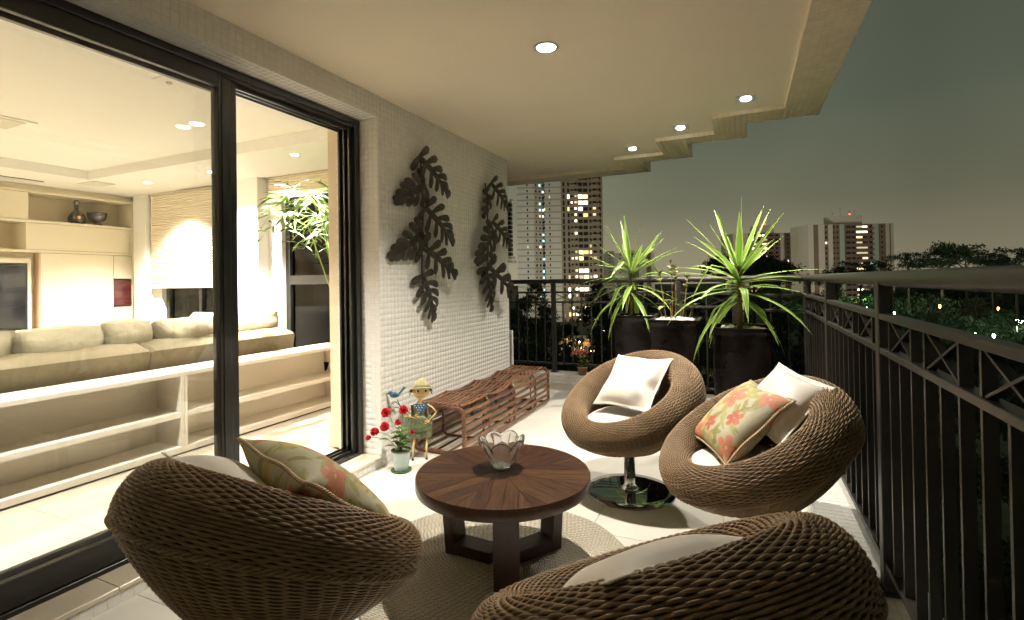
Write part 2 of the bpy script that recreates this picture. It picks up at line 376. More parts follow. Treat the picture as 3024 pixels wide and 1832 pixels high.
class Tiles:
    def __init__(s): s.t = []
    def grid(s, o, U, V, nu, nv, p=P_T, mask=None):
        o, U, V = Vector(o), Vector(U).normalized(), Vector(V).normalized(); Nn = U.cross(V)
        for i in range(nu):
            for j in range(nv):
                c = o + U * ((i + .5) * p) + V * ((j + .5) * p)
                if mask and not mask(c): continue
                vis = seen(c); vis = vis * vis * max(0.0, (EYE - c).normalized().dot(Nn))
                s.t.append((vis, c, U, V, Nn))
    def emit(s, parent, limit=300, p=P_T, me0=None, mat=None):
        me0 = me0 or TILE; mat = mat or M_tile
        s.t.sort(key=lambda a: -a[0]); k = p / P_T
        Vs, Fs = [], []; n = 0; R_ = []
        for idx, (vis, c, U, V, Nn) in enumerate(s.t):
            a, b_ = rnd.gauss(0, 0.0016), rnd.gauss(0, 0.0016)
            N2 = (Nn + U * a + V * b_).normalized(); U2 = (U - N2 * U.dot(N2)).normalized(); V2 = N2.cross(U2)
            c2 = c + Nn * rnd.uniform(-.0003, .0003)
            if idx < limit:
                M = Matrix(((U2.x * k, V2.x * k, N2.x, c2.x), (U2.y * k, V2.y * k, N2.y, c2.y), (U2.z * k, V2.z * k, N2.z, c2.z), (0, 0, 0, 1)))
                link("tile", me0, None, parent, M)
            else:
                A = np.array([[*(U2 * k)], [*(V2 * k)], [*N2]], np.float32)
                Vs.append(TV @ A + np.array(c2, np.float32)); Fs.append(TF + n); n += len(TV); R_.append(rnd.random())
        if Vs:
            me = np_mesh("tile_field", np.concatenate(Vs), np.concatenate(Fs), False)
            at = me.attributes.new("rnd", 'FLOAT', 'FACE'); at.data.foreach_set('value', np.repeat(np.array(R_, np.float32), len(TF)))
            link("tile_field", me, mat, parent, kind='stuff')

# ------------------------------------------------------------------ dimensions
XW, Y1, Y2, ZC, ZS, ZT, XF = -2.314, 2.852, 5.017, 2.600, 2.448, 0.071, -2.470
ZB = 2.570
# ------------------------------------------------------------------ ground and terrain
def terrain():
    nx, ny = 60, 60; V = []; F = []
    for j in range(ny + 1):
        for i in range(nx + 1):
            x = -900 + 1800 * i / nx; y = -300 + 1900 * j / ny
            d = math.hypot(x, y)
            z = -24 + 9 * max(0, min(1, (d - 50) / 200)) + 1.2 * math.sin(x * .03) * math.cos(y * .021)
            V.append((x, y, z))
    for j in range(ny):
        for i in range(nx):
            a = j * (nx + 1) + i; F.append((a, a + 1, a + nx + 2, a + nx + 1))
    return MB().add(V, F)
struct(obj("ground", terrain(), mk("dark_grass", (0.035, 0.05, 0.018), 0.95, var=0.4, vscale=0.3), smooth=True))
# ------------------------------------------------------------------ balcony floor
fl = struct(obj("balcony_floor", MB().box(-6.6, 0.31, -3.0, 6.0, -0.2, -0.006), M_joint))
fs = 0.62
ft = MB().box(-fs/2+.0012, fs/2-.0012, -fs/2+.0012, fs/2-.0012, -0.006, 0.0, 0.0008).mesh("floor_tile"); ft.materials.append(M_floor)
for i in range(-11, 2):
    for j in range(-5, 10):
        cx, cy = -0.42 + i * fs, 0.35 + j * fs
        if cx > 0.2 or cy > 5.75 or cy < -2.8 or cx < -6.4: continue
        if cx < XW - .3 and cy < 5.0: continue
        link("floor_tile", ft, None, fl, Matrix.Translation((cx, cy, rnd.uniform(-.0002, .0002))))
struct(obj("balcony_slab", MB().box(-6.6, 0.62, -3.0, 6.3, -0.55, -0.2), M_grout))
# ------------------------------------------------------------------ outlines of the stepped edge
OUT = [(.583, 4.668), (.065, 4.668), (.065, 5.131), (-.451, 5.131), (-.451, 5.675), (-.969, 5.675), (-.969, 6.217)]
INN = [(.3253, 4.3945), (-.1977, 4.3945), (-.1977, 4.8861), (-.7126, 4.8861), (-.7126, 5.4379), (-1.2321, 5.4379), (-1.2321, 5.9313)]
LX = -7.0
# ceiling
ceil = struct(obj("balcony_ceiling", MB().box(XW - .45, .36, -3, 4.42, ZC, ZC + .05).box(LX, -.16, 4.42, 4.9, ZC, ZC + .05).box(LX, -.68, 4.9, 5.46, ZC, ZC + .05).box(LX, -1.2, 5.46, 5.95, ZC, ZC + .05), M_plaster))
beam = thing("ceiling_beam", "pale mosaic tiled strip stepping along the outer edge of the balcony ceiling", "beam", (0, 0, ZB))
bc = MB()
segs = [((INN[0][0], -3.0), (OUT[0][0], INN[0][1])),                                # long run beside the rail
        ((INN[1][0], INN[0][1]), (OUT[0][0], OUT[0][1])),
        ((INN[2][0], OUT[1][1]), (OUT[2][0], INN[3][1])),
        ((INN[3][0], INN[2][1]), (OUT[2][0], OUT[3][1])),
        ((INN[4][0], OUT[3][1]), (OUT[4][0], INN[5][1])),
        ((INN[5][0], INN[4][1]), (OUT[4][0], OUT[5][1])),
        ((INN[6][0], OUT[5][1]), (OUT[6][0], INN[6][1])),
        ((LX, INN[6][1]), (OUT[6][0], OUT[6][1]))]
bc.box(INN[0][0], OUT[0][0], -3.0, INN[0][1], ZB, ZB + .4)
def beam_box(x0, x1, y0, y1): bc.box(x0, x1, y0, y1, ZB, ZB + .4)
beam_box(INN[1][0], OUT[0][0], INN[0][1], OUT[0][1])
beam_box(INN[1][0], OUT[1][0], OUT[0][1], INN[2][1])
beam_box(INN[3][0], OUT[2][0], INN[2][1], OUT[2][1])
beam_box(INN[3][0], OUT[3][0], OUT[2][1], INN[4][1])
beam_box(INN[5][0], OUT[4][0], INN[4][1], OUT[4][1])
beam_box(INN[5][0], OUT[5][0], OUT[4][1], INN[6][1])
beam_box(LX, OUT[6][0], INN[6][1], OUT[6][1])
obj("beam_core", bc, M_grout, beam)
T = Tiles()
def in_beam(c):
    x, y = c.x, c.y
    if y < INN[0][1]: return INN[0][0] < x < OUT[0][0]
    if y < OUT[0][1]: return INN[1][0] < x < OUT[0][0]
    if y < INN[2][1]: return INN[1][0] < x < OUT[1][0]
    if y < OUT[2][1]: return INN[3][0] < x < OUT[1][0]
    if y < INN[4][1]: return INN[3][0] < x < OUT[3][0]
    if y < OUT[4][1]: return INN[5][0] < x < OUT[3][0]
    if y < INN[6][1]: return INN[5][0] < x < OUT[5][0]
    return x < OUT[5][0]
# underside: U x V must point down
pb = 0.043
T.grid((OUT[0][0], 0.6, ZB), (-1, 0, 0), (0, 1, 0), 160, 131, pb, in_beam)
ztl = [t for t in T.t]
# inner lip faces (one row, facing the balcony) and outer faces
def lip(p, q, z0=ZB, rows=1):
    p, q = Vector((*p, z0)), Vector((*q, z0)); L_ = (q - p).length
    T.grid(p - Vector((0, 0, .006)), q - p, (0, 0, 1), int(L_ / pb + .3), rows, pb)
# faces looking to -y: U=+x, V=+z -> U x V = -y
lip((INN[1][0], INN[0][1]), (INN[0][0], INN[0][1])); lip((INN[3][0], INN[2][1]), (INN[2][0], INN[2][1]))
lip((INN[5][0], INN[4][1]), (INN[4][0], INN[4][1])); lip((-3.2, INN[6][1]), (INN[6][0], INN[6][1]))
# faces looking to -x: U=-y
lip((INN[0][0], INN[0][1]), (INN[0][0], 0.6)); lip((INN[2][0], INN[2][1]), (INN[2][0], INN[1][1]))
lip((INN[4][0], INN[4][1]), (INN[4][0], INN[3][1])); lip((INN[6][0], INN[6][1]), (INN[6][0], INN[5][1]))
# outer faces looking to +y / +x
for (p, q) in (((OUT[0][0], OUT[0][1]), (OUT[1][0], OUT[1][1])), ((OUT[2][0], OUT[2][1]), (OUT[3][0], OUT[3][1])), ((OUT[4][0], OUT[4][1]), (OUT[5][0], OUT[5][1]))):
    lip(p, q, rows=8)
for (p, q) in (((OUT[1][0], OUT[1][1]), (OUT[2][0], OUT[2][1])), ((OUT[3][0], OUT[3][1]), (OUT[4][0], OUT[4][1])), ((OUT[5][0], OUT[5][1]), (OUT[6][0], OUT[6][1]))):
    lip(p, q, rows=8)
T.emit(beam, 300, pb, TILEW, M_tilew)

# ------------------------------------------------------------------ tiled wall with header over the door
wall = thing("tiled_wall", "long white mosaic tiled wall beside the open sliding door, running up to the ceiling", "wall", (XW, 3.9, 0))
wc = MB().box(-2.70, XW, Y1, Y2, -.2, ZC).box(-2.70, XW, -3.0, Y1, ZS, ZC)
obj("wall_core", wc, M_grout, wall)
T = Tiles()
# face looks to +x: U=+y, V=+z -> +x
T.grid((XW, Y1, 0.0), (0, 1, 0), (0, 0, 1), 53, 64, P_T * 1.002)
T.grid((XW, Y1, ZS), (0, -1, 0), (0, 0, -1), 0, 0)
T.grid((XW, Y1 - 66 * P_T, ZS - .004), (0, 1, 0), (0, 0, 1), 66, 4, P_T * .98 if False else P_T)
# soffit looks down: U=-x, V=+y
T.grid((XW, Y1 - 66 * P_T, ZS), (-1, 0, 0), (0, 1, 0), 4, 66)
# reveal looks to -y : U=+x, V=+z
T.grid((XF + .001 - .012, Y1, ZT), (1, 0, 0), (0, 0, 1), 4, 58, P_T * 1.012)
# wall end looks to +y: U=-x
T.grid((XW, Y2, 0), (-1, 0, 0), (0, 0, 1), 9, 64)
T.emit(wall, 300)
# ------------------------------------------------------------------ door step
step = thing("door_step", "cream stone door sill over a mosaic riser, below the sliding door", "step", (XW, 1.5, 0))
obj("step_core", MB().box(-2.75, XW - .004, -3, Y1, -.2, ZT - .022), M_grout, step)
yb_ = [-3.0, -1.9, -0.85, 0.2, 1.21, 2.14, Y1]
for a, b_ in zip(yb_[:-1], yb_[1:]):
    obj("sill_slab", MB().box(-2.76, XW + .006, a + .001, b_ - .001, ZT - .02, ZT, .002), M_stone, step)
T = Tiles(); T.grid((XW - .004, Y1 - 66 * .048, 0.0), (0, 1, 0), (0, 0, 1), 66, 1, .048)
T.emit(step, 300, .048)
# ------------------------------------------------------------------ kerb under the railing
kerb = thing("kerb", "low kerb of white mosaic tiles stepping round the balcony under the railing", "kerb", (.45, 2, 0))
RP = [(.475, -3.0), (.475, 4.66), (-.05, 4.66), (-.05, 5.13), (-.567, 5.13), (-.567, 5.63), (-1.08, 5.63), (-1.08, 6.08), (-6.6, 6.08)]
KO = .125; KI = .13; ZK = .118
kc = MB()
kc.box(.303, .60, -3, 4.66 - KI, -.2, ZK)
for k in range(1, 8):
    (xa, ya), (xb, yb) = RP[k], RP[k + 1]
    if ya == yb: kc.box(min(xa, xb) - KI, max(xa, xb) + KO, ya - KI, ya + KO, -.2, ZK) if k > 1 else kc.box(xb - KI, .60, ya - KI, ya + KO, -.2, ZK)
    else: kc.box(xa - KI, xa + KO, ya + KO, yb - KI, -.2, ZK)
obj("kerb_core", kc, M_grout, kerb)
T = Tiles(); pk = .0425
T.grid((.303, 0.9, ZK), (1, 0, 0), (0, 1, 0), 7, 85, pk)
T.grid((-.18, 4.53, ZK), (1, 0, 0), (0, 1, 0), 11, 6, pk)
T.grid((-3.5, 5.95, ZK), (1, 0, 0), (0, 1, 0), 60, 6, pk)
T.grid((-1.21, 5.50, ZK), (1, 0, 0), (0, 1, 0), 17, 6, pk); T.grid((-.697, 5.0, ZK), (1, 0, 0), (0, 1, 0), 17, 6, pk)
T.grid((.303, 4.53, -.006), (0, -1, 0), (0, 0, 1), 86, 3, pk)
T.grid((-3.5, 5.95, -.006), (1, 0, 0), (0, 0, 1), 54, 3, pk)
T.grid((-.18, 4.53, -.006), (1, 0, 0), (0, 0, 1), 11, 3, pk)
T.emit(kerb, 300, pk)

# ------------------------------------------------------------------ railing
rail = thing("railing", "dark grey metal railing with round handrail and a band of crosses, along the balcony edge", "railing", (.475, 2, ZK))
def roundrect(): pass
hr = MB(); R_H = .0275; ZH = 1.268
hp = [Vector((x, y, ZH)) for x, y in RP]
obj("handrail", MB().tube(hp[:2] + [], R_H, 18).tube(hp[1:3], R_H, 18).tube(hp[2:4], R_H, 16).tube(hp[3:5], R_H, 16).tube(hp[4:6], R_H, 16).tube(hp[5:7], R_H, 16).tube(hp[6:8], R_H, 16).tube(hp[7:], R_H, 16), M_rail, rail, auto=40)
for k in range(1, 8):
    sp_ = MB(); a = hp[k]
    n = 12; vs = [(a.x + R_H * math.cos(t_) * math.cos(f_), a.y + R_H * math.sin(t_) * math.cos(f_), a.z + R_H * math.sin(f_)) for f_ in np.linspace(-1.5, 1.5, 8) for t_ in np.linspace(0, 2 * PI, n, endpoint=False)]
    sp_.add(vs, [(i * n + j, i * n + (j + 1) % n, (i + 1) * n + (j + 1) % n, (i + 1) * n + j) for i in range(7) for j in range(n)])
    obj("handrail_elbow", sp_, M_rail, rail, smooth=True)
ZM0, ZM1, ZL0, ZL1, ZD0, ZD1 = 1.119, 1.141, .994, 1.016, .215, .240
def seg_bars(p, q, posts, pitch_n, xpat):
    """rails, posts, balusters and crosses along one straight run p->q; posts = list of distances"""
    p, q = Vector((*p, 0)), Vector((*q, 0)); L_ = (q - p).length; d = (q - p) / L_; n = Vector((-d.y, d.x, 0))
    ang = math.atan2(d.y, d.x); B = Matrix.Translation(p) @ Matrix.Rotation(ang, 4, 'Z')
    for nm, z0, z1, w in (("mid_rail", ZM0, ZM1, .042), ("lower_rail", ZL0, ZL1, .042), ("bottom_rail", ZD0, ZD1, .036)):
        obj(nm, MB().box(.0, L_, -w / 2, w / 2, z0, z1, .002), M_rail, rail, M=B)
    for s in posts:
        obj("post", MB().box(s - .026, s + .026, -.024, .024, ZK + .004, ZH - .012, .003), M_rail, rail, M=B)
        obj("post_foot", MB().box(s - .045, s + .045, -.045, .045, ZK + .004, ZK + .012, .002), M_rail, rail, M=B)
    bounds = posts
    for a, b_ in zip(bounds[:-1], bounds[1:]):
        if b_ - a < .3: continue
        n_ = max(2, round((b_ - a) / pitch_n)); st = (b_ - a) / n_
        for i in range(1, n_):
            s = a + i * st
            obj("baluster", MB().box(s - .006, s + .006, -.0135, .0135, ZD1, ZL0), M_rail, rail, M=B)
        i = 1 if n_ > 5 else 0
        while i + 2 <= n_:
            s0, s1 = a + i * st, a + (i + 2) * st
            for s in (s0, s1):
                if .03 < s - a < b_ - a - .03: obj("lattice_bar", MB().box(s - .006, s + .006, -.0135, .0135, ZL1, ZM0), M_rail, rail, M=B)
            for (za, zb_) in ((ZL1, ZM0), (ZM0, ZL1)):
                pa, pb_ = Vector((s0 + .006, 0, za)), Vector((s1 - .006, 0, zb_)); v = (pb_ - pa).normalized(); u = Vector((-v.z, 0, v.x)) * .0035
                vs = [pa + u + Vector((0, -.010, 0)), pa - u + Vector((0, -.010, 0)), pa - u + Vector((0, .010, 0)), pa + u + Vector((0, .010, 0))]
                vs += [x + (pb_ - pa) for x in vs]
                obj("cross_bar", MB().add(vs, [(0, 1, 2, 3), (7, 6, 5, 4), (0, 4, 5, 1), (1, 5, 6, 2), (2, 6, 7, 3), (3, 7, 4, 0)]), M_rail, rail, M=B)
            i += 3
# right run: posts at y = -0.21, 1.03, 2.26, 3.52, 4.66
seg_bars((.475, -1.5), (.475, 4.66), [.05, 1.28, 2.53, 3.765, 5.02, 6.16], .128, None)
seg_bars((.475, 4.66), (-.05, 4.66), [0, .525], .13, None)
seg_bars((-.05, 4.66), (-.05, 5.13), [0, .47], .12, None)
seg_bars((-.05, 5.13), (-.567, 5.13), [0, .517], .13, None)
seg_bars((-.567, 5.13), (-.567, 5.63), [0, .50], .125, None)
seg_bars((-.567, 5.63), (-1.08, 5.63), [0, .513], .128, None)
seg_bars((-1.08, 5.63), (-1.08, 6.08), [0, .45], .115, None)
seg_bars((-1.08, 6.08), (-6.5, 6.08), [0, 1.10, 2.58, 4.06, 5.42], .1235, None)

# ------------------------------------------------------------------ sliding door
door = thing("sliding_door", "tall black framed sliding glass door standing open beside the mosaic wall", "door", (XF, 1.5, ZT))
fr = MB()
obj("door_head", MB().box(-2.62, XF, -2.6, Y1, 2.405, ZS - .004, .002).box(-2.60, XF - .012, -2.6, Y1 - .03, 2.385, 2.405).box(-2.52, -2.512, -2.6, Y1 - .03, 2.36, 2.385).box(-2.562, -2.554, -2.6, Y1 - .03, 2.36, 2.385).box(-2.604, -2.596, -2.6, Y1 - .03, 2.36, 2.385), M_black, door)
obj("door_jamb", MB().box(-2.62, XF, Y1 - .052, Y1 - .004, ZT, 2.405, .002).box(-2.60, -2.585, Y1 - .085, Y1 - .052, ZT, 2.40).box(-2.555, -2.54, Y1 - .085, Y1 - .052, ZT, 2.40).box(-2.51, -2.495, Y1 - .085, Y1 - .052, ZT, 2.40), M_black, door)
obj("door_track", MB().box(-2.62, XF, -2.6, Y1 - .052, ZT - .004, ZT + .022, .002).box(-2.605, -2.598, -2.6, Y1 - .06, ZT + .022, ZT + .045).box(-2.56, -2.552, -2.6, Y1 - .06, ZT + .022, ZT + .045).box(-2.515, -2.507, -2.6, Y1 - .06, ZT + .022, ZT + .045), M_black, door)
obj("door_jamb", MB().box(-2.62, XF, -2.6, -2.54, ZT, 2.405, .002), M_black, door)
def leaf(x, y0, y1):
    lf = obj("door_leaf", MB().box(x - .016, x + .016, y0, y0 + .07, ZT + .03, 2.39, .003).box(x - .016, x + .016, y1 - .07, y1, ZT + .03, 2.39, .003)
             .box(x - .016, x + .016, y0 + .07, y1 - .07, 2.325, 2.39).box(x - .016, x + .016, y0 + .07, y1 - .07, ZT + .03, ZT + .135)
             .box(x + .016, x + .021, y1 - .052, y1 - .018, ZT + .05, 2.37), M_black, door)
    obj("glass", MB().box(x - .003, x + .003, y0 + .07, y1 - .07, ZT + .135, 2.325), M_glass, lf)
    obj("seal", MB().box(x + .0165, x + .0185, y0 + .066, y1 - .066, ZT + .131, ZT + .137).box(x + .0165, x + .0185, y0 + .066, y1 - .066, 2.322, 2.328), M_seal, lf)
leaf(-2.491, 0.02, 1.845); leaf(-2.577, .055, 1.885); leaf(-2.534, -1.78, .06); leaf(-2.491, -2.53, -1.75)
obj("door_bracket", MB().box(-2.515, -2.49, 1.84, 1.89, ZT + .03, 2.39), M_black, door)
obj("lock", MB().box(-2.507, -2.497, Y1 - .089, Y1 - .085, .98, 1.02, .001), M_seal, door)
# ------------------------------------------------------------------ living room shell
YF, XC = 4.50, -8.10
rf = struct(obj("room_floor", MB().box(-8.7, -2.76, -3, 4.85, -.1, ZT - .006), M_joint))
s2 = .9; rt_ = MB().box(-s2/2+.0012, s2/2-.0012, -s2/2+.0012, s2/2-.0012, -0.006, 0.0, 0.0008).mesh("floor_tile"); rt_.materials.append(M_floorin)
for i in range(0, 6):
    for j in range(0, 8):
        link("floor_tile", rt_, None, rf, Matrix.Translation((-3.21 - i * s2, -1.7 + j * s2, ZT)))
struct(obj("room_ceiling", MB().box(-8.7, -2.70, 3.50, 4.85, 2.6, 2.85).box(-8.7, -7.25, -3, 3.50, 2.6, 2.85).box(-7.25, -2.70, -3, 3.50, 2.71, 2.85).box(-2.87, -2.70, -3, 3.5, 2.449, 2.71), M_white))
struct(obj("room_back_wall", MB().box(-8.7, -2.47, -3.2, -3.0, -.1, 2.85), M_cream))
struct(obj("room_side_wall", MB().box(-8.85, -8.7, -3.2, 4.85, -.1, 2.85), M_cream))
fw = thing("window_wall", "bright white living room wall holding two black framed windows", "wall", (-5.5, YF, 0))
obj("wall_core", MB().box(-8.1, -7.50, YF, 4.85, 0, 2.6).box(-7.50, -6.02, YF, 4.85, 0, .45).box(-7.50, -6.02, YF, 4.85, 2.35, 2.6)
    .box(-6.02, -5.14, YF, 4.85, 0, 2.6).box(-5.14, -3.45, YF, 4.85, 2.36, 2.6).box(-3.45, -2.81, YF, 4.85, 0, 2.6), M_white, fw)
obj("pier", MB().box(-6.00, -5.36, YF - .16, YF, ZT, 2.6, .003), M_white, fw)
obj("pillar", MB().box(XC + .12, -7.70, YF - .10, YF, ZT, 2.6, .003), M_white, fw)
def window(x0, x1, z0, z1, zt_=None):
    w = thing("window", "black framed living room window %s" % ("under the long pleated blind" if x0 < -6.1 else "beside the bamboo, split by a dark transom"), "window", ((x0 + x1) / 2, YF + .1, z0))
    fm = MB().box(x0, x0 + .07, YF + .06, YF + .14, z0, z1).box(x1 - .07, x1, YF + .06, YF + .14, z0, z1).box(x0 + .07, x1 - .07, YF + .06, YF + .14, z0, z0 + .06).box(x0 + .07, x1 - .07, YF + .06, YF + .14, z1 - .06, z1)
    if zt_: fm.box(x0 + .07, x1 - .07, YF + .06, YF + .14, zt_ - .055, zt_ + .055)
    else: fm.box((x0 + x1) / 2 - .03, (x0 + x1) / 2 + .03, YF + .06, YF + .14, z0 + .06, z1 - .06)
    obj("window_frame", fm, M_black, w)
    obj("glass", MB().box(x0 + .05, x1 - .05, YF + .098, YF + .102, z0 + .04, z1 - .04), M_glassw, w)
window(-7.50, -6.02, .45, 2.35); window(-5.14, -3.45, .072, 2.36, 1.335)
def blind(x0, x1, z0, z1, lab):
    b = thing("pleated_blind", lab, "blind", ((x0 + x1) / 2, YF - .05, z1))
    n = int((z1 - z0) / .034); pts = []
    for k in range(2 * n + 1):
        z = z1 - (z1 - z0) * k / (2 * n); pts.append((YF - (.050 if k % 2 else .036), z))
    vs = []; 
    for (yy, z) in pts: vs += [(x0, yy, z), (x1, yy, z)]
    m = len(vs)
    for (yy, z) in pts: vs += [(x0, yy + .003, z), (x1, yy + .003, z)]
    fs = [(2 * k, 2 * k + 1, 2 * k + 3, 2 * k + 2) for k in range(len(pts) - 1)] + [(m + 2 * k + 2, m + 2 * k + 3, m + 2 * k + 1, m + 2 * k) for k in range(len(pts) - 1)]
    obj("pleats", MB().add(vs, fs), M_blind, b)
    obj("head_rail", MB().box(x0, x1, YF - .06, YF - .015, z1, z1 + .022), M_lacq, b)
    obj("bottom_bar", MB().box(x0, x1, YF - .06, YF - .02, z0 - .028, z0 - .002, .003), M_shelfw, b)
blind(-7.665, -6.03, 1.285, 2.572, "long cream pleated blind, lit by a spot, beside the cream wall cabinet")
blind(-5.30, -3.45, 2.37, 2.578, "short raised pleated blind behind the top of the bamboo")
pil = thing("room_pillar", "narrow cream pillar with stone skirting just inside the open door", "pillar", (-2.76, 3.0, ZT))
obj("shaft", MB().box(-2.808, -2.702, 2.885, YF, .275, 2.6, .002), mk("pillar_paint", (0.72, 0.60, 0.43), .6), pil)
obj("skirting", MB().box(-2.818, -2.700, 2.875, YF, ZT, .277, .002), M_stone, pil)
# ceiling bits
v = thing("air_vent", "flat white air vent set in the living room ceiling", "vent", (-5.72, 2.0, 2.71))
obj("vent_frame", MB().box(-5.95, -5.50, 1.72, 2.29, 2.698, 2.709), M_white, v)
obj("vent_panel", MB().box(-5.90, -5.55, 1.78, 2.23, 2.692, 2.698, .001), mk("vent_grey", (.5, .46, .38), .6), v)
v = thing("ceiling_speaker", "square ceiling panel with one round dot near the open door", "speaker", (-3.44, 2.44, 2.71))
obj("panel", MB().box(-3.66, -3.22, 2.14, 2.75, 2.700, 2.709, .002), mk("panel_white", (.86, .85, .82), .5), v)
obj("bulb", MB().lathe([(.0, -.012), (.018, -.012), (.022, 0), (0, 0)], 16, (-3.40, 2.47, 2.70)), M_stone, v)
obj("bulb", MB().lathe([(.0, -.012), (.018, -.012), (.022, 0), (0, 0)], 16, (-3.60, 2.22, 2.70)), M_stone, v)
for i, (x0, x1, y0, y1, lab) in enumerate(((-7.6, -7.25, 3.55, 3.80, "small grey grille in the ceiling border near the cabinet"), (-7.95, -7.8, 1.6, 3.3, "long dark slot grille in the ceiling over the cabinet"))):
    g = thing("ceiling_grille", lab, "grille", ((x0 + x1) / 2, (y0 + y1) / 2, 2.6))
    obj("grille_frame", MB().box(x0, x1, y0, y1, 2.594, 2.6), mk("grille%d" % i, (.45, .42, .34) if i == 0 else (.05, .045, .035), .6), g)
    for k in range(4): obj("slat", MB().box(x0 + .02 + k * (x1 - x0) / 5, x0 + .03 + k * (x1 - x0) / 5, y0 + .01, y1 - .01, 2.588, 2.594), M_white, g)

# ------------------------------------------------------------------ lamps
def downlight(x, y, z, power, col, lab, rad=.045, square=False, glow=True, cone=116, group=None, size=.03):
    d = thing("downlight", lab, "light", (x, y, z), 0, group)
    if square:
        a = rad * 1.9; obj("trim", MB().box(x - a, x + a, y - a, y + a, z - .004, z - .0005, .001), M_trim, d)
    else:
        obj("trim", MB().lathe([(rad * 1.02, 0), (rad * 1.28, -.001), (rad * 1.3, -.005), (rad * 1.02, -.006)], 32, (x, y, z), cap=False), M_trim, d)
    if glow: obj("bulb", MB().lathe([(.0001, 0), (rad * .98, -.001), (rad * .9, -.008), (rad * .4, -.012), (.0001, -.013)], 24, (x, y, z - (.004 if square else 0)), cap=False), M_lamp, d, smooth=True)
    la = bpy.data.lights.new("spot", 'SPOT'); la.energy = power; la.color = col; la.spot_size = math.radians(cone); la.spot_blend = 1.0; la.shadow_soft_size = size
    o = bpy.data.objects.new("spot", la); COL.objects.link(o); o.parent = d; o.matrix_local = Matrix.Translation((0, 0, -.035))
    return d
downlight(-.982, 2.685, ZC, L_BALC, C_BALC, "large round lit downlight in the balcony ceiling above the coffee table", .055)
downlight(.054, 4.11, ZC, L_BACK, C_BALC, "square downlight nearest the camera of the three along the stepped edge", .036, True, group="square downlights along the ceiling steps")
downlight(-.462, 4.635, ZC, L_BACK, C_BALC, "middle square downlight of the three along the stepped edge", .036, True, group="square downlights along the ceiling steps")
downlight(-.978, 5.157, ZC, L_BACK, C_BALC, "square downlight farthest away, next to the last ceiling step", .036, True, group="square downlights along the ceiling steps")
RL = [(-6.80, 3.92, "room downlight shining on the long pleated blind"), (-5.55, 3.89, "room downlight in the ceiling border before the white pier"), (-4.10, 3.76, "room downlight right behind the bamboo leaves"),
      (-7.6, 2.0, "extra room downlight out of view, washing the cabinet doors"), (-5.4, .9, "extra room downlight out of view, over the sofa"), (-3.2, 1.4, "extra room downlight out of view, inside the glass by the low bookcase"), (-3.2, -.8, "extra room downlight out of view, at the near end of the bookcase"), (-7.4, -.6, "extra room downlight out of view, near the television"), (-5.4, -1.6, "extra room downlight out of view, at the near end of the sofa")]  # this row: extra lamps out of view, added to light the room
for i, (x, y, lab) in enumerate(RL):
    downlight(x, y, 2.6 if (y > 3.5 or x < -7.25) else 2.71, L_ROOM * (1.0, .9, 1.0, .8, .8, .42, .42, .8, .8)[i], C_ROOM, lab, .04, cone=112, group="living room downlights")

# ------------------------------------------------------------------ wall cabinet
cab = thing("wall_cabinet", "wide cream lacquer wall unit with open niches along the living room side wall", "cabinet", (XC, 1.5, ZT))
def cb(nm, y0, y1, z0, z1, x1=XC, m=M_lacq, x0=-8.65, b=.002): return obj(nm, MB().box(x0, x1, y0, y1, z0, z1, b), m, cab)
cb("top_filler", -2.9, 4.49, 2.52, 2.598, XC - .06)
cb("top_board", -2.9, 4.49, 2.49, 2.52, XC)
cb("side_panel", 4.50 - .006, 4.499, .072, 2.49, XC - .001) if False else cb("side_panel", 4.44, 4.498, ZT, 2.488, XC - .002)
cb("upper_shelf_board", -2.9, 4.44, 2.112, 2.147, XC)
cb("flap_door", 2.0, 3.27, 2.15, 2.487, XC - .004); cb("flap_door", .7, 1.99, 2.15, 2.487, XC - .004); cb("flap_door", -2.9, .69, 2.15, 2.487, XC - .004)
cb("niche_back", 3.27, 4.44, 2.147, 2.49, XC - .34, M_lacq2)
cb("middle_board", -2.9, 4.44, 1.735, 1.770, XC)
cb("drawer_front", 3.245, 4.40, 1.773, 2.109, XC - .003); cb("narrow_panel", 4.404, 4.44, 1.773, 2.109, XC - .006)
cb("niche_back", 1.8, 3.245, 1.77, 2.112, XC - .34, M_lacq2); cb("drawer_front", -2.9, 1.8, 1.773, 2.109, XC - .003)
cb("sliding_panel", 3.385, 4.165, ZT, 1.732, XC + .006); cb("panel_edge", 3.365, 3.385, ZT, 1.732, XC + .006, mk("pinkish_edge", (.45, .30, .2), .5))
cb("column_panel", 4.168, 4.205, ZT, 1.732, XC - .002)
for (z0, z1, mm) in ((1.405, 1.728, M_lacq), (1.02, 1.385, M_red), (.63, 1.0, M_lacq), (ZT, .61, M_lacq)):
    cb("square_door", 4.212, 4.436, z0, z1, XC - .004, mm)
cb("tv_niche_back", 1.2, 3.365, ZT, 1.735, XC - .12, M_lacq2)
obj("tv_surround", MB().box(XC - .12, XC - .02, 2.0, 3.30, 1.60, 1.655).box(XC - .12, XC - .02, 3.265, 3.30, .70, 1.60).box(XC - .12, XC - .02, 2.0, 3.30, .70, .77), M_lacq, cab)
tv = thing("television", "dark flat television set in the cream cabinet niche at the left edge", "television", (XC, 2.6, .8))
def bulge():
    n = 10; V_ = []; F_ = []
    for j in range(n + 1):
        for i in range(n + 1):
            a, b_ = i / n * 2 - 1, j / n * 2 - 1
            V_.append((XC - .02 + .035 * (1 - a ** 6) * (1 - b_ ** 6), 2.68 + .56 * a, 1.19 + .37 * b_))
    for j in range(n):
        for i in range(n): k = j * (n + 1) + i; F_.append((k, k + 1, k + n + 2, k + n + 1))
    return MB().add(V_, F_)
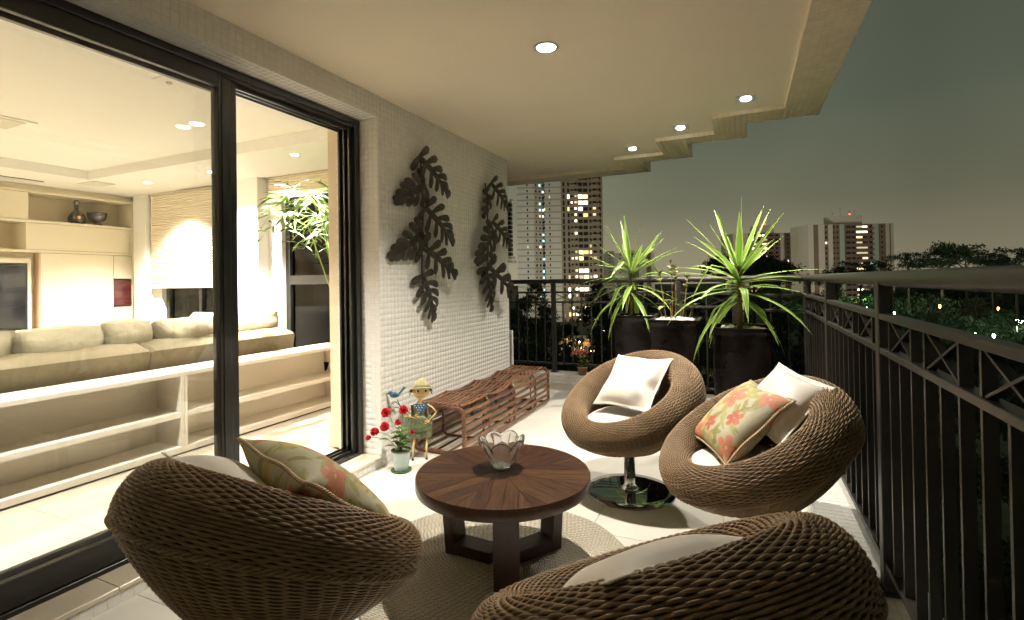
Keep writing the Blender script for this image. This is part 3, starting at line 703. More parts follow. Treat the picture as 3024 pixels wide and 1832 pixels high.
obj("screen", bulge(), M_tv, tv, smooth=True); obj("casing", MB().box(XC - .11, XC - .021, 2.09, 3.258, .79, 1.59, .006), M_tv, tv)
vz = thing("bottle_vase", "dark mottled bottle vase with a ring stopper on the cabinet shelf", "vase", (XC - .16, 3.85, 2.147))
obj("body", MB().lathe([(.001, 0), (.075, .004), (.095, .04), (.098, .085), (.075, .14), (.045, .175), (.028, .20), (.024, .235), (.03, .245), (.001, .25)], 28), M_dark, vz, smooth=True, local=True)
obj("stopper", MB().tube([(0, .030 * math.cos(a), .292 + .034 * math.sin(a)) for a in np.linspace(0, 2 * PI, 22, endpoint=False)], .009, 8, closed=True).lathe([(.001, .245), (.038, .247), (.030, .256), (.012, .262), (.001, .263)], 20), M_dark, vz, smooth=True, local=True)
obj("seal_dot", MB().lathe([(.001, 0), (.022, .0), (.02, .006), (.001, .008)], 16).xf(Matrix.Translation((.094, -.02, .09)) @ Matrix.Rotation(PI / 2, 4, 'Y')), mk("seal_orange", (.62, .33, .16), .5), vz, local=True)
bv = thing("footed_bowl", "dark footed bowl with swirling pale lines beside the bottle vase", "bowl", (XC - .16, 4.09, 2.147))
obj("body", MB().lathe([(.001, 0), (.058, .002), (.05, .03), (.04, .05), (.07, .065), (.10, .10), (.112, .15), (.115, .185), (.108, .185), (.10, .13), (.06, .075), (.001, .065)], 28), mk("swirl_glaze", (.012, .012, .012), .25, col2=(.10, .07, .06), vscale=7), bv, smooth=True, local=True)

# ------------------------------------------------------------------ low bookcase
bk = thing("low_bookcase", "long low white open bookcase standing behind the glass door", "bookcase", (-3.69, 1.5, ZT))
XB = -3.688
obj("top_board", MB().box(XB - .30, XB, -2.5, 4.05, .632, .664, .002), M_shelfw, bk)
obj("back_panel", MB().box(XB - .30, XB - .285, -2.5, 4.05, ZT + .02, .63), M_shelfw, bk)
obj("plinth", MB().box(XB - .28, XB - .01, -2.5, 4.04, ZT, ZT + .012), M_black, bk)
obj("bottom_board", MB().box(XB - .284, XB - .001, -2.5, 4.05, ZT + .014, ZT + .055, .001), M_shelfw, bk)
dy = [-2.5, -1.3, -.05, 1.15, 2.365, 4.03]
for y in dy: obj("divider", MB().box(XB - .284, XB - .001, y, y + .022, ZT + .055, .631), M_shelfw, bk); obj("divider", MB().box(XB - .284, XB - .0015, y - .026, y - .003, ZT + .055, .631), M_shelfw, bk)
for a, b_ in zip(dy[:-1], dy[1:]): obj("shelf", MB().box(XB - .284, XB - .003, a + .024, b_ - .028, .335, .372, .001), M_shelfw, bk)

# ------------------------------------------------------------------ sofa
def cushion(sx, sy, sz, seed=0, n=14, puff=2.6, wr=.006):
    """pillow-like rounded block, origin at centre"""
    rs = np.random.RandomState(seed); ph_ = rs.rand(6) * 6.28
    V_ = []; F_ = []
    for side in (1, -1):
        for j in range(n + 1):
            for i in range(n + 1):
                a, b_ = i / n * 2 - 1, j / n * 2 - 1
                h = ((1 - abs(a) ** puff) * (1 - abs(b_) ** puff)) ** .5
                w = wr * (math.sin(7 * a + ph_[0] + 2 * b_) + math.sin(9 * b_ + ph_[1] - 3 * a)) * h
                V_.append((a * sx / 2, b_ * sy / 2, side * (h * sz / 2 + w)))
    m = (n + 1) ** 2
    for j in range(n):
        for i in range(n):
            k = j * (n + 1) + i
            F_.append((k, k + 1, k + n + 2, k + n + 1)); F_.append((m + k + n + 1, m + k + n + 2, m + k + 1, m + k))
    return MB().add(V_, F_)
so = thing("sofa", "long olive suede sofa seen from behind over the low white bookcase", "sofa", (-4.6, 1.4, ZT))
def sofa_back(y0, y1):
    prof = [(-4.18, .15), (-4.05, .795), (-4.075, .815), (-4.235, .862), (-4.30, .86), (-4.40, .30), (-4.40, .15)]
    e = .05; vs = []
    for y, k in ((y0, 1), (y0 + .02, 0), (y1 - .02, 0), (y1, 1)):
        for (x, z) in prof: vs.append((x + (-.01 * k), y, z - .012 * k))
    n = len(prof); f = [tuple(range(n)), tuple(reversed(range(3 * n, 4 * n)))]
    for r_ in range(3): f += [(r_ * n + j, (r_ + 1) * n + j, (r_ + 1) * n + (j + 1) % n, r_ * n + (j + 1) % n) for j in range(n)]
    return MB().add(vs, f)
obj("backrest", sofa_back(-1.6, 2.352), M_sofa, so, auto=35); obj("backrest", sofa_back(2.358, 3.70), M_sofa, so, auto=35)
obj("seat", MB().box(-5.35, -4.42, -1.6, 3.60, .18, .52, .03), M_sofa, so)
obj("base", MB().box(-5.3, -4.25, -1.5, 3.55, ZT, .17), M_black, so)
ys = [(-1.2, -.45), (-.43, .28), (.30, 1.0), (1.02, 1.66), (1.68, 2.17), (2.175, 2.50), (2.53, 3.05), (3.055, 3.72)]
for i, (a, b_) in enumerate(ys):
    c = cushion(.44, (b_ - a) * 1.04, .34, seed=i, wr=.008, puff=3.4)
    c.xf(Matrix.Translation((-4.40, (a + b_) / 2, .795 + .012 * (i % 2))) @ Matrix.Rotation(math.radians(-68), 4, 'Y'))
    tag(obj("sofa_cushion", c, M_sofac, smooth=True), ["", "", "", "", "", "", "", ""][i] or ("olive back cushion on the sofa, number %d" % (i + 1)), "cushion", "olive cushions along the sofa back")
_cl = ["olive back cushion at the near end of the sofa, out of view", "olive back cushion second along the sofa, out of view", "olive back cushion at the left edge of the picture", "olive back cushion with a pointed corner before the television",
       "olive back cushion below the sliding cabinet panel", "narrow olive back cushion ending in a corner over the seam of the sofa back", "olive back cushion just left of the black door mullion", "olive back cushion at the far end of the sofa, right of the mullion"]
_k = 0
for o in COL.objects:
    if o.name.startswith("sofa_cushion"): o['label'] = _cl[_k]; _k += 1
ach = thing("armchair", "bright white armchair peeping over the far end of the olive sofa", "armchair", (-5.7, 3.9, ZT))
obj("backrest", MB().box(-6.0, -5.1, 3.85, 4.0, .4, .97, .07), M_white, ach); obj("seat", MB().box(-5.98, -5.12, 3.3, 3.85, ZT, .45, .04), M_white, ach)

# ------------------------------------------------------------------ wicker tub chairs
CH = dict(Rc=.347, rt=.088, ri=.077, h0=.552, s=.501, rb=.165, hb=.270, oy=.013, rn=.095)
def chair_surface(phi):
    """profile rows (three zones) -> arrays (rows, nphi, 3); local frame: front = -y"""
    a = math.atan(CH['s']); c, s = np.cos(phi), np.sin(phi)
    def torus(th):
        k = 1 + .20 * s; rho = CH['Rc'] + (CH['rt'] if math.cos(th) > 0 else CH['ri'] * k) * np.cos(th); nn = CH['rn'] * k * np.sin(th)
        x = rho * c; y = rho * s
        return np.stack([x, y * math.cos(a) - nn * math.sin(a) + CH['oy'], CH['h0'] + y * math.sin(a) + nn * math.cos(a)], -1)
    B = np.stack([CH['rb'] * c, CH['rb'] * s, np.full_like(c, CH['hb'])], -1)
    S = np.stack([.232 * c, .232 * s + .005, np.full_like(c, .345)], -1)
    t0, t1 = math.radians(-27), math.radians(205)
    T0, T1 = torus(t0), torus(t1)
    zones = []
    n1 = 60; rows = []
    for k in range(n1):
        t = k / (n1 - 1); P = B * (1 - t) + T0 * t
        bul = .024 * math.sin(PI * t) ** .8
        rad = np.stack([c, s, np.full_like(c, -.45)], -1)
        P = P + rad * bul; rows.append(P)
    zones.append(np.array(rows))
    n2 = 50; zones.append(np.array([torus(t0 + (t1 - t0) * (k + .5) / n2) for k in range(n2)]))
    n3 = 34; rows = []
    for k in range(n3):
        t = (k + .6) / n3; P = T1 * (1 - t) + S * t
        P = P + np.stack([c, s, np.full_like(c, -.2)], -1) * (.028 * math.sin(PI * t)); rows.append(P)
    zones.append(np.array(rows))
    return zones
def weave():
    Vs, Fs = [], []; n0 = 0; sides = 5
    for zi, (nr, amp) in enumerate(((56, .0028), (100, .0030), (70, .0026))):
        seg = nr * 4; phi = np.linspace(0, 2 * PI, seg, endpoint=False)
        Z = chair_surface(phi)[zi]; R_ = len(Z)
        tv = np.roll(Z, -1, 1) - np.roll(Z, 1, 1); tu = np.gradient(Z, axis=0)
        nrm = np.cross(tv, tu); nrm /= np.linalg.norm(nrm, axis=-1, keepdims=True) + 1e-9
        if zi == 0: pass
        sp = np.linalg.norm(tu, axis=-1)
        j = np.arange(seg) / 4.0
        for k in range(R_):
            ph_ = PI * k
            off = amp * np.cos(PI * j + ph_)
            P = Z[k] + nrm[k] * off[:, None]
            t = np.roll(P, -1, 0) - np.roll(P, 1, 0); t /= np.linalg.norm(t, axis=-1, keepdims=True)
            nn = nrm[k] - t * (nrm[k] * t).sum(-1, keepdims=True); nn /= np.linalg.norm(nn, axis=-1, keepdims=True)
            bb = np.cross(t, nn)
            r_ = np.clip(sp[k] * (.46 if zi == 1 else .46), .0016, .0044)[:, None]
            ring = np.stack([P + (nn * math.cos(2 * PI * q / sides) + bb * math.sin(2 * PI * q / sides)) * r_ for q in range(sides)], 1).reshape(-1, 3)
            idx = np.arange(seg)[:, None] * sides; nx = (np.arange(seg)[:, None] + 1) % seg * sides; q = np.arange(sides)[None]; q2 = (q + 1) % sides
            F = np.stack([idx + q, idx + q2, nx + q2, nx + q], -1).reshape(-1, 4) + n0
            Vs.append(ring); Fs.append(F); n0 += len(ring)
    return np_mesh("woven_shell", np.concatenate(Vs), np.concatenate(Fs), True)
def braid():
    """two plaited cords along the seam under the rim"""
    seg = 260; phi = np.linspace(0, 2 * PI, seg, endpoint=False)
    P = chair_surface(phi)[1][0]; mb = MB()
    for k in range(3):
        w = 2 * PI * k / 3; pts = []
        for i in range(seg):
            c_, s_ = math.cos(phi[i]), math.sin(phi[i]); q = 40 * phi[i] + w
            pts.append((P[i][0] + c_ * (.003 + .004 * math.cos(q)), P[i][1] + s_ * (.003 + .004 * math.cos(q)), P[i][2] + .006 * math.sin(q) - .004))
        mb.tube(pts, .0042, 5, closed=True)
    return mb
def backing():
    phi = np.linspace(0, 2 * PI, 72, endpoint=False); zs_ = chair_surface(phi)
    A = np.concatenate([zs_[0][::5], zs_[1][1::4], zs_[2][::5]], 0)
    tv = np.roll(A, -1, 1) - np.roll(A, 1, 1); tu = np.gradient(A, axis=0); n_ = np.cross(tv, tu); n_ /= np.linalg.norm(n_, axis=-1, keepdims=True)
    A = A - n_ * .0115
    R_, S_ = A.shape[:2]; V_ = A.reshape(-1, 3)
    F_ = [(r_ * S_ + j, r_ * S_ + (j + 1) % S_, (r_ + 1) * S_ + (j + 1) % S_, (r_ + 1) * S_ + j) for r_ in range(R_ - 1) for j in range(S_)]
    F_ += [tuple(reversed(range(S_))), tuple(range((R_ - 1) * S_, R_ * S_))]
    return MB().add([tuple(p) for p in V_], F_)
def make_chair():
    t = thing("wicker_chair", "", "chair", (0, 0, 0), 0, "round wicker swivel chairs around the coffee table")
    me = weave(); me.materials.append(M_wick); o = link("woven_shell", me, None, t, None, True); o['kind'] = 'stuff'
    obj("plaited_seam", braid(), M_wick, t, True, True)
    obj("gap_shade_shell", backing(), M_wickd, t, True, True)  # added dark sheet behind the weave, in place of shade in its gaps
    obj("pole", MB().lathe([(.040, .245), (.034, .25), (.0335, .05), (.042, .03), (.060, .020), (.001, .020)], 32).lathe([(.12, .262), (.12, .250), (.04, .246), (.001, .246)], 32), M_chrome, t, True, True, auto=None)
    obj("base_disc", MB().lathe([(.001, .0002), (.262, .0002), (.266, .004), (.262, .009), (.20, .013), (.09, .019), (.001, .0205)], 72, cap=False), M_disc, t, True, True)
    return t
proto = make_chair()
CHAIRS = [((-.637, 3.082), -.60, "wicker tub chair at the back with a single white pillow, in front of the planters"),
          ((.016, 2.522), -1.12, "wicker tub chair beside the railing holding a floral and a white pillow"),
          ((-1.290, 1.128), 3.05, "wicker tub chair in the left foreground seen from behind, near the glass door"),
          ((-.196, 1.187), 4.04, "wicker tub chair cut off by the bottom edge of the picture on the right")]
chM = []
for i, ((x, y), a, lab) in enumerate(CHAIRS):
    o = proto if i == 0 else copy_tree(proto)
    o.matrix_basis = Matrix.Translation((x, y, 0)) @ Matrix.Rotation(a, 4, 'Z'); o['label'] = lab; chM.append(o.matrix_basis.copy())

OLD = [((-.644, 3.081), -.702), ((.009, 2.535), -1.346), ((-1.273, 1.124), 3.163), ((-.201, 1.188), 3.906)]
pM = [Matrix.Translation((x, y, 0)) @ Matrix.Rotation(a, 4, 'Z') for (x, y), a in OLD]
# seat pads
def seat_pad():
    prof = [(.001, -.036), (.19, -.036), (.222, -.030), (.236, -.012), (.238, .004), (.230, .016), (.224, .019), (.222, .024), (.205, .031), (.12, .038), (.001, .040)]
    m = MB().lathe(prof, 56, cap=False)
    m.tube([(.2335 * math.cos(a), .2335 * math.sin(a), .012) for a in np.linspace(0, 2 * PI, 64, endpoint=False)], .0035, 6, closed=True)
    return m.mesh("seat_pad", True)
SP = seat_pad(); SP.materials.append(M_seatf)
pl = ["of the chair at the back", "of the chair beside the railing, under the floral pillow", "of the left foreground chair, mostly hidden inside the shell", "of the chair at the bottom right, behind its grey-lit pillow"]
for i in range(4):
    o = link("seat_cushion", SP, None, None, chM[i] @ Matrix.Translation((0, -.03, .432)) @ Matrix.Rotation(math.radians(6), 4, 'X'))
    tag(o, "round white seat cushion " + pl[i], "cushion", "round white seat cushions")

# pillows
def flange_pillow(sz=.40, th=.13, seed=0, n=34, fl=.022, dent=()):
    rs = np.random.RandomState(seed); p_ = rs.rand(8) * 6.28
    V_, F_ = [], []; N_ = n + 1
    for side in (1, -1):
        for j in range(N_):
            for i in range(N_):
                a, b_ = (i / n * 2 - 1), (j / n * 2 - 1)
                ea, eb = abs(a), abs(b_); f = 1 - 2 * fl / sz
                qa, qb = min(1, ea / f), min(1, eb / f)
                h = (max(0, 1 - qa ** 3) * max(0, 1 - qb ** 3)) ** .55
                pinch = 1 - .085 * (1 - a * a) * b_ * b_ ; pinch2 = 1 - .085 * (1 - b_ * b_) * a * a
                w = .005 * h * math.sin(2.3 * a + p_[0] + 1.7 * b_) + .0035 * math.sin(4.1 * b_ + p_[1] - 2.9 * a) * h + .0035 * math.sin(9 * (a * math.cos(p_[4]) + b_ * math.sin(p_[4])) + p_[2]) * h * (max(ea, eb) ** 3)
                edge = .003 * math.sin(6 * (a + b_) + p_[3]) * (ea ** 6 + eb ** 6)
                z = side * (h * th / 2 + .0022) + w * side + edge
                for (da, db, dr, dd) in dent:
                    d2 = ((a - da) ** 2 + (b_ - db) ** 2) / dr ** 2
                    if side > 0: z -= dd * math.exp(-d2)
                x = a * sz / 2 * pinch2; y = b_ * sz / 2 * pinch
                V_.append((x, y, z))
    m = N_ * N_
    for j in range(n):
        for i in range(n):
            k = j * N_ + i; F_.append((k, k + 1, k + N_ + 1, k + N_)); F_.append((m + k + N_, m + k + N_ + 1, m + k + 1, m + k))
    bd = [i for i in range(N_)] + [j * N_ + n for j in range(1, N_)] + [n * N_ + i for i in range(n - 1, -1, -1)] + [j * N_ for j in range(n - 1, 0, -1)]
    for q in range(len(bd)): a, b_ = bd[q], bd[(q + 1) % len(bd)]; F_.append((a, a + m, b_ + m, b_))
    mb = MB().add(V_, F_); mb.border = [V_[q] for q in bd]
    return mb
def paint(u, v, rs):
    """floral print; u,v arrays in 0..1 -> rgb"""
    shp = u.shape; C = np.ones(shp + (3,)) * np.array([.50, .46, .33])
    def noise(k, s_):
        out = np.zeros(shp); r2 = np.random.RandomState(s_)
        for _ in range(5): kx, ky, p_ = r2.uniform(-k, k), r2.uniform(-k, k), r2.uniform(0, 6.28); out += np.sin(kx * u * 6.28 + ky * v * 6.28 + p_)
        return out / 5
    def put(mask, col, al=1.0):
        m_ = np.clip(mask, 0, 1)[..., None] * al; C[:] = C * (1 - m_) + np.array(col) * m_
    put(.5 + .8 * noise(2, 3), (.60, .55, .27), .35)
    def leafs(cx, cy, L_, W_, a, col, al=.85):
        dx, dy = u - cx, v - cy; x = dx * np.cos(a) + dy * np.sin(a); y = -dx * np.sin(a) + dy * np.cos(a)
        t = np.clip(x / L_, 0, 1); w = W_ * np.sin(PI * t) ** .8 * (1 - .3 * t)
        m_ = (np.abs(y) < w) & (x > 0) & (x < L_)
        vein = .82 + .18 * np.cos(y / W_ * 12 + x * 40)
        put(m_ * vein, col, al); put(m_ & (np.abs(y) < .0035), (.30, .27, .06), .7)
    def flower(cx, cy, R_, a, col, cc, np_=5):
        dx, dy = u - cx, v - cy; r_ = np.hypot(dx, dy); th = np.arctan2(dy, dx) - a
        lim = R_ * (.34 + .66 * np.abs(np.cos(np_ * th / 2)) ** .55)
        m_ = np.clip((lim - r_) / .008, 0, 1)
        sh = .80 + .25 * (r_ / R_) + .12 * noise(9, 5)
        mm = m_[..., None]; C[:] = C * (1 - mm * .92) + np.array(col) * sh[..., None] * mm * .92
        put(m_ * (np.abs(np.sin(np_ * th / 2)) > .985), (.5, .16, .08), .4); put(r_ < R_ * .10, cc, .9)
    G, G2, Y, CO, CO2 = (.26, .24, .035), (.40, .38, .10), (.62, .46, .14), (.66, .22, .12), (.52, .12, .07)
    for _ in range(46): leafs(rs.rand(), rs.rand(), rs.uniform(.12, .26), rs.uniform(.022, .045), rs.uniform(0, 6.28), G2 if rs.rand() < .6 else G, .8)
    for _ in range(10): flower(rs.rand(), rs.rand(), rs.uniform(.07, .11), rs.uniform(0, 6), Y, (.5, .35, .1))
    leafs(.50, .42, .26, .055, -2.3, G); leafs(.60, .72, .26, .05, .5, G2); leafs(.66, .50, .22, .05, -.6, G); leafs(.30, .70, .24, .045, 2.4, G2); leafs(.55, .15, .24, .05, .3, G); leafs(.82, .65, .2, .045, 1.6, G); leafs(.62, .30, .2, .05, -1.3, G); leafs(.44, .80, .28, .04, .1, G2); leafs(.18, .42, .24, .035, 1.4, G); leafs(.3, .25, .22, .04, 2.2, G)
    flower(.45, .66, .19, .3, CO, (.8, .4, .2)); flower(.76, .44, .12, .9, CO2, (.7, .3, .1)); flower(.42, .24, .12, .1, CO2, (.8, .4, .2))
    flower(.20, .06, .15, 1.1, CO, (.8, .4, .2)); flower(.08, .74, .14, .2, CO, (.8, .4, .2)); flower(.88, .86, .14, 2.0, CO, (.8, .4, .2)); flower(.93, .13, .14, .5, CO, (.8, .4, .2)); flower(.30, .48, .07, .5, Y, (.6, .4, .1))
    for _ in range(5): leafs(rs.rand(), rs.rand(), .10, .018, rs.uniform(0, 6.28), G, .9)
    C = C * .82 + .015 * noise(20, 9)[..., None]
    return np.clip(C, .01, .9)
def floral_mat():
    m = mk("floral_print", (.6, .5, .3), .62, bump=.3, bscale=25, dist=.008); N = m.node_tree.nodes
    a = N.new("ShaderNodeVertexColor"); a.layer_name = "print"; m.node_tree.links.new(a.outputs[0], N["Principled BSDF"].inputs["Base Color"]); return m
M_floral = floral_mat()
def floral_pillow(seed):
    n = 120; mb = flange_pillow(.40, .15, seed, n, fl=.0); me = mb.mesh("cover", True)
    N_ = n + 1; g = np.linspace(0, 1, N_); U_, V_ = np.meshgrid(g, g)
    f_ = paint(U_, V_, np.random.RandomState(seed)); b_ = paint(1 - U_, V_, np.random.RandomState(seed + 5))
    col = np.concatenate([f_.reshape(-1, 3), b_.reshape(-1, 3)]); col = np.concatenate([col, np.ones((len(col), 1))], 1).astype(np.float32)
    ca = me.color_attributes.new("print", 'FLOAT_COLOR', 'POINT'); ca.data.foreach_set('color', col.ravel())
    me.materials.append(M_floral)
    bd = [Vector(p) for p in mb.border]; cord = MB(); Np = len(bd)
    for k in range(2):
        pts = []
        for q in range(Np):
            p = bd[q]; o_ = Vector((p.x, p.y, 0)).normalized(); ang = q * .9 + k * PI
            pts.append(p + o_ * (.0035 + .003 * math.cos(ang)) + Vector((0, 0, .003 * math.sin(ang) - (p.z if False else 0))))
        cord.tube(pts, .0036, 5, closed=True)
    return me, cord
def place(M, px, py, pz, tilt, roll, yaw=0, lean=0):
    """pillow: local frame of the chair; tilt = angle back from upright, roll = turn in its own plane"""
    return M @ Matrix.Translation((px, py, pz)) @ Matrix.Rotation(math.radians(yaw), 4, 'Z') @ Matrix.Rotation(math.radians(90 - tilt), 4, 'X') @ Matrix.Rotation(math.radians(roll), 4, 'Z')
def white_pillow(M, lab, seed, sz=.40, dent=()):
    mb = flange_pillow(sz, .12, seed, dent=dent)
    o = obj("white_pillow", mb, M_whitef, None, True, M=M); return tag(o, lab, "pillow")
def floral(M, lab, seed):
    t = bpy.data.objects.new("floral_pillow", None); COL.objects.link(t); t.matrix_basis = M; t.empty_display_size = .1; tag(t, lab, "pillow")
    me, cord = floral_pillow(seed); link("cover", me, None, t, None, True); obj("cord_trim", cord, M_cord, t, True, True)
    return t
# pillow face normal is local +z; after the turn it looks to the chair front (-y) and up
white_pillow(place(pM[0], -.016, .055, .652, 47.2, 2, 16), "white pillow standing alone in the chair at the back", 3, .40, dent=((.85, -.15, .20, .045), (.55, -.80, .2, .03)))
floral(place(pM[1], -.057, -.02, .620, 47.5, -1.5, 12.5), "floral pillow in the chair beside the railing, leaning on a white one", 11)
white_pillow(place(pM[1], -.015, .145, .715, 42, -12, 30), "white pillow behind the floral one in the chair beside the railing", 5, .345)
white_pillow(place(pM[2], .048, .082, .657, 51, 15, -19), "white pillow in the left foreground chair, left of the floral one", 6, .40)
floral(place(pM[2], -.096, -.03, .668, 50.7, 7.4, -22), "floral pillow with twisted cord edge in the left foreground chair", 12)
white_pillow(place(pM[3], .045, .077, .635, 51, 4.2, -2.2), "white pillow lying in the chair at the bottom right", 7, .44)

# ------------------------------------------------------------------ rug
RC = (-1.03, 2.055)
rug = thing("round_rug", "round braided jute rug lying under the coffee table", "rug", (RC[0], RC[1], 0))
def rug_mesh():
    nr, ns = 50, 300; R_ = .625; p_ = R_ / nr; prof = []
    for k in range(nr):
        for q in range(4): prof.append(((k + q / 4) * p_, .006 + .0024 * math.sin(PI * q / 4) ** .6 if q else .006))
    prof.append((R_, .0035)); prof.append((R_ - .003, .0005))
    prof = np.array(prof); prof[0, 0] = .0008
    a = np.linspace(0, 2 * PI, ns, endpoint=False)
    wob = 1 + .0035 * np.sin(7 * a) + .003 * np.sin(13 * a + 1)
    X = prof[:, 0:1] * np.cos(a) * wob; Y = prof[:, 0:1] * np.sin(a) * wob
    ring = (prof[:, 0:1] / p_).astype(int)
    cnt = np.maximum(8, np.round(ring * 2.9))
    Z = prof[:, 1:2] * (1 + .18 * np.cos(a * cnt + ring * PI))
    V_ = np.stack([X, Y, Z], -1).reshape(-1, 3); m = len(prof)
    i = np.arange(m - 1)[:, None] * ns; j = np.arange(ns)[None]; j2 = (j + 1) % ns
    F_ = np.stack([i + j, i + j2, i + ns + j2, i + ns + j], -1).reshape(-1, 4)
    return np_mesh("braid", V_, F_)
M_rug = mk("jute", (.56, .51, .41), .95, col2=(.43, .39, .30), vscale=90, bump=.6, bscale=260, dist=.003)
def rug_weave(m):
    t = m.node_tree; N = t.nodes; L = t.links
    tcn = N.new("ShaderNodeTexCoord"); sp = N.new("ShaderNodeSeparateXYZ"); L.new(tcn.outputs["Object"], sp.inputs[0])
    def ma(op, a, b=None):
        n = N.new("ShaderNodeMath"); n.operation = op
        for i_, x in enumerate((a, b)):
            if x is None: continue
            if isinstance(x, (int, float)): n.inputs[i_].default_value = x
            else: L.new(x, n.inputs[i_])
        return n.outputs[0]
    th = ma('ARCTAN2', sp.outputs["Y"], sp.outputs["X"])
    r2 = ma('SQRT', ma('ADD', ma('MULTIPLY', sp.outputs["X"], sp.outputs["X"]), ma('MULTIPLY', sp.outputs["Y"], sp.outputs["Y"])))
    ring = ma('FLOOR', ma('DIVIDE', r2, .0125)); sub_ = ma('DIVIDE', r2, .0125)
    cnt = ma('ROUND', ma('MULTIPLY', ring, 3.2))
    s_ = ma('SINE', ma('ADD', ma('MULTIPLY', th, cnt), ma('MULTIPLY', sub_, 6.283)))
    bmp = N.new("ShaderNodeBump"); bmp.inputs["Strength"].default_value = .55; bmp.inputs["Distance"].default_value = .004
    L.new(s_, bmp.inputs["Height"]); old = [l for l in t.links if l.to_socket == N["Principled BSDF"].inputs["Normal"]]
    L.new(old[0].from_socket, bmp.inputs["Normal"]); L.new(bmp.outputs[0], N["Principled BSDF"].inputs["Normal"])
    mr = N.new("ShaderNodeMapRange"); mr.inputs["From Min"].default_value = -1; mr.inputs["To Min"].default_value = .62; mr.inputs["To Max"].default_value = 1.15
    L.new(s_, mr.inputs["Value"]); bl = [l for l in t.links if l.to_socket == N["Principled BSDF"].inputs["Base Color"]][0].from_socket
    hs = N.new("ShaderNodeHueSaturation"); L.new(bl, hs.inputs["Color"]); L.new(mr.outputs[0], hs.inputs["Value"]); L.new(hs.outputs[0], N["Principled BSDF"].inputs["Base Color"])
rug_weave(M_rug)
rm = rug_mesh(); rm.materials.append(M_rug); o = link("braid", rm, None, rug, None, True); o['kind'] = 'stuff'

# ------------------------------------------------------------------ coffee table
TC, TZ, TR = (-1.0, 2.075), .42, .392
tb = thing("coffee_table", "round dark wood coffee table with a starburst plank top and three legs", "table", (*TC, 0))
def clip(poly, a, b_, c):   # keep a*x+b*y<=c
    out = []
    for i in range(len(poly)):
        p, q = poly[i], poly[(i + 1) % len(poly)]; dp, dq = a * p[0] + b_ * p[1] - c, a * q[0] + b_ * q[1] - c
        if dp <= 0: out.append(p)
        if (dp < 0) != (dq < 0): t = dp / (dp - dq); out.append((p[0] + t * (q[0] - p[0]), p[1] + t * (q[1] - p[1])))
    return out
Rin = TR - .006; nS = 8; g = .0006
for sct in range(nS):
    a0 = 2 * PI * sct / nS + .35; half = PI / nS
    w = .058
    for kx in range(-3, 4):
        y0, y1 = (kx - .5) * w + g, (kx + .5) * w - g
        arc = [(Rin * math.cos(t), Rin * math.sin(t)) for t in np.linspace(-half, half, 14)]
        poly = [(0, 0)] + arc
        poly = clip(poly, 0, -1, -y0); poly = clip(poly, 0, 1, y1) if poly else poly
        th = half; s_, c_ = math.sin(th), math.cos(th)
        poly = clip(poly, -s_, c_, -g * 1.2) if poly else poly; poly = clip(poly, -s_, -c_, -g * 1.2) if poly else poly
        if len(poly) < 3: continue
        z = TZ - rnd.uniform(0, .0006)
        obj("plank", MB().prism(poly, TZ - .02, z), M_plank, tb, local=True, M=Matrix.Rotation(a0, 4, 'Z'))
obj("rim", MB().lathe([(TR - .0058, TZ - .02), (TR - .0058, TZ - .0005), (TR - .003, TZ + .0005), (TR, TZ - .003), (TR + .001, TZ - .044), (TR - .002, TZ - .050), (TR - .05, TZ - .050)], 96, cap=False), M_apron, tb, local=True, auto=40)
obj("under_panel", MB().lathe([(.001, TZ - .045), (TR - .03, TZ - .045), (TR - .03, TZ - .021), (.001, TZ - .021)], 48, cap=False), M_leg, tb, local=True)
LEG0 = math.atan2(-.33, .17)
for k in range(3):
    a = LEG0 + k * 2 * PI / 3; M = Matrix.Rotation(a, 4, 'Z')
    r0, r1 = .235, .285    # foot inner/outer radius; leg leans out towards the top
    vs = []
    for (z, dx) in ((.011, 0), (TZ - .05, .028)):
        vs += [(r0 + dx, -.052, z), (r1 + dx, -.052, z), (r1 + dx, .052, z), (r0 + dx, .052, z)]
    obj("leg", MB().add(vs, [(3, 2, 1, 0), (4, 5, 6, 7), (0, 1, 5, 4), (1, 2, 6, 5), (2, 3, 7, 6), (3, 0, 4, 7)]), M_leg, tb, local=True, M=M)
    obj("foot_bar", MB().box(.045, r0 + .002, -.051, .051, .0115, .062, .002), M_leg, tb, local=True, M=M)
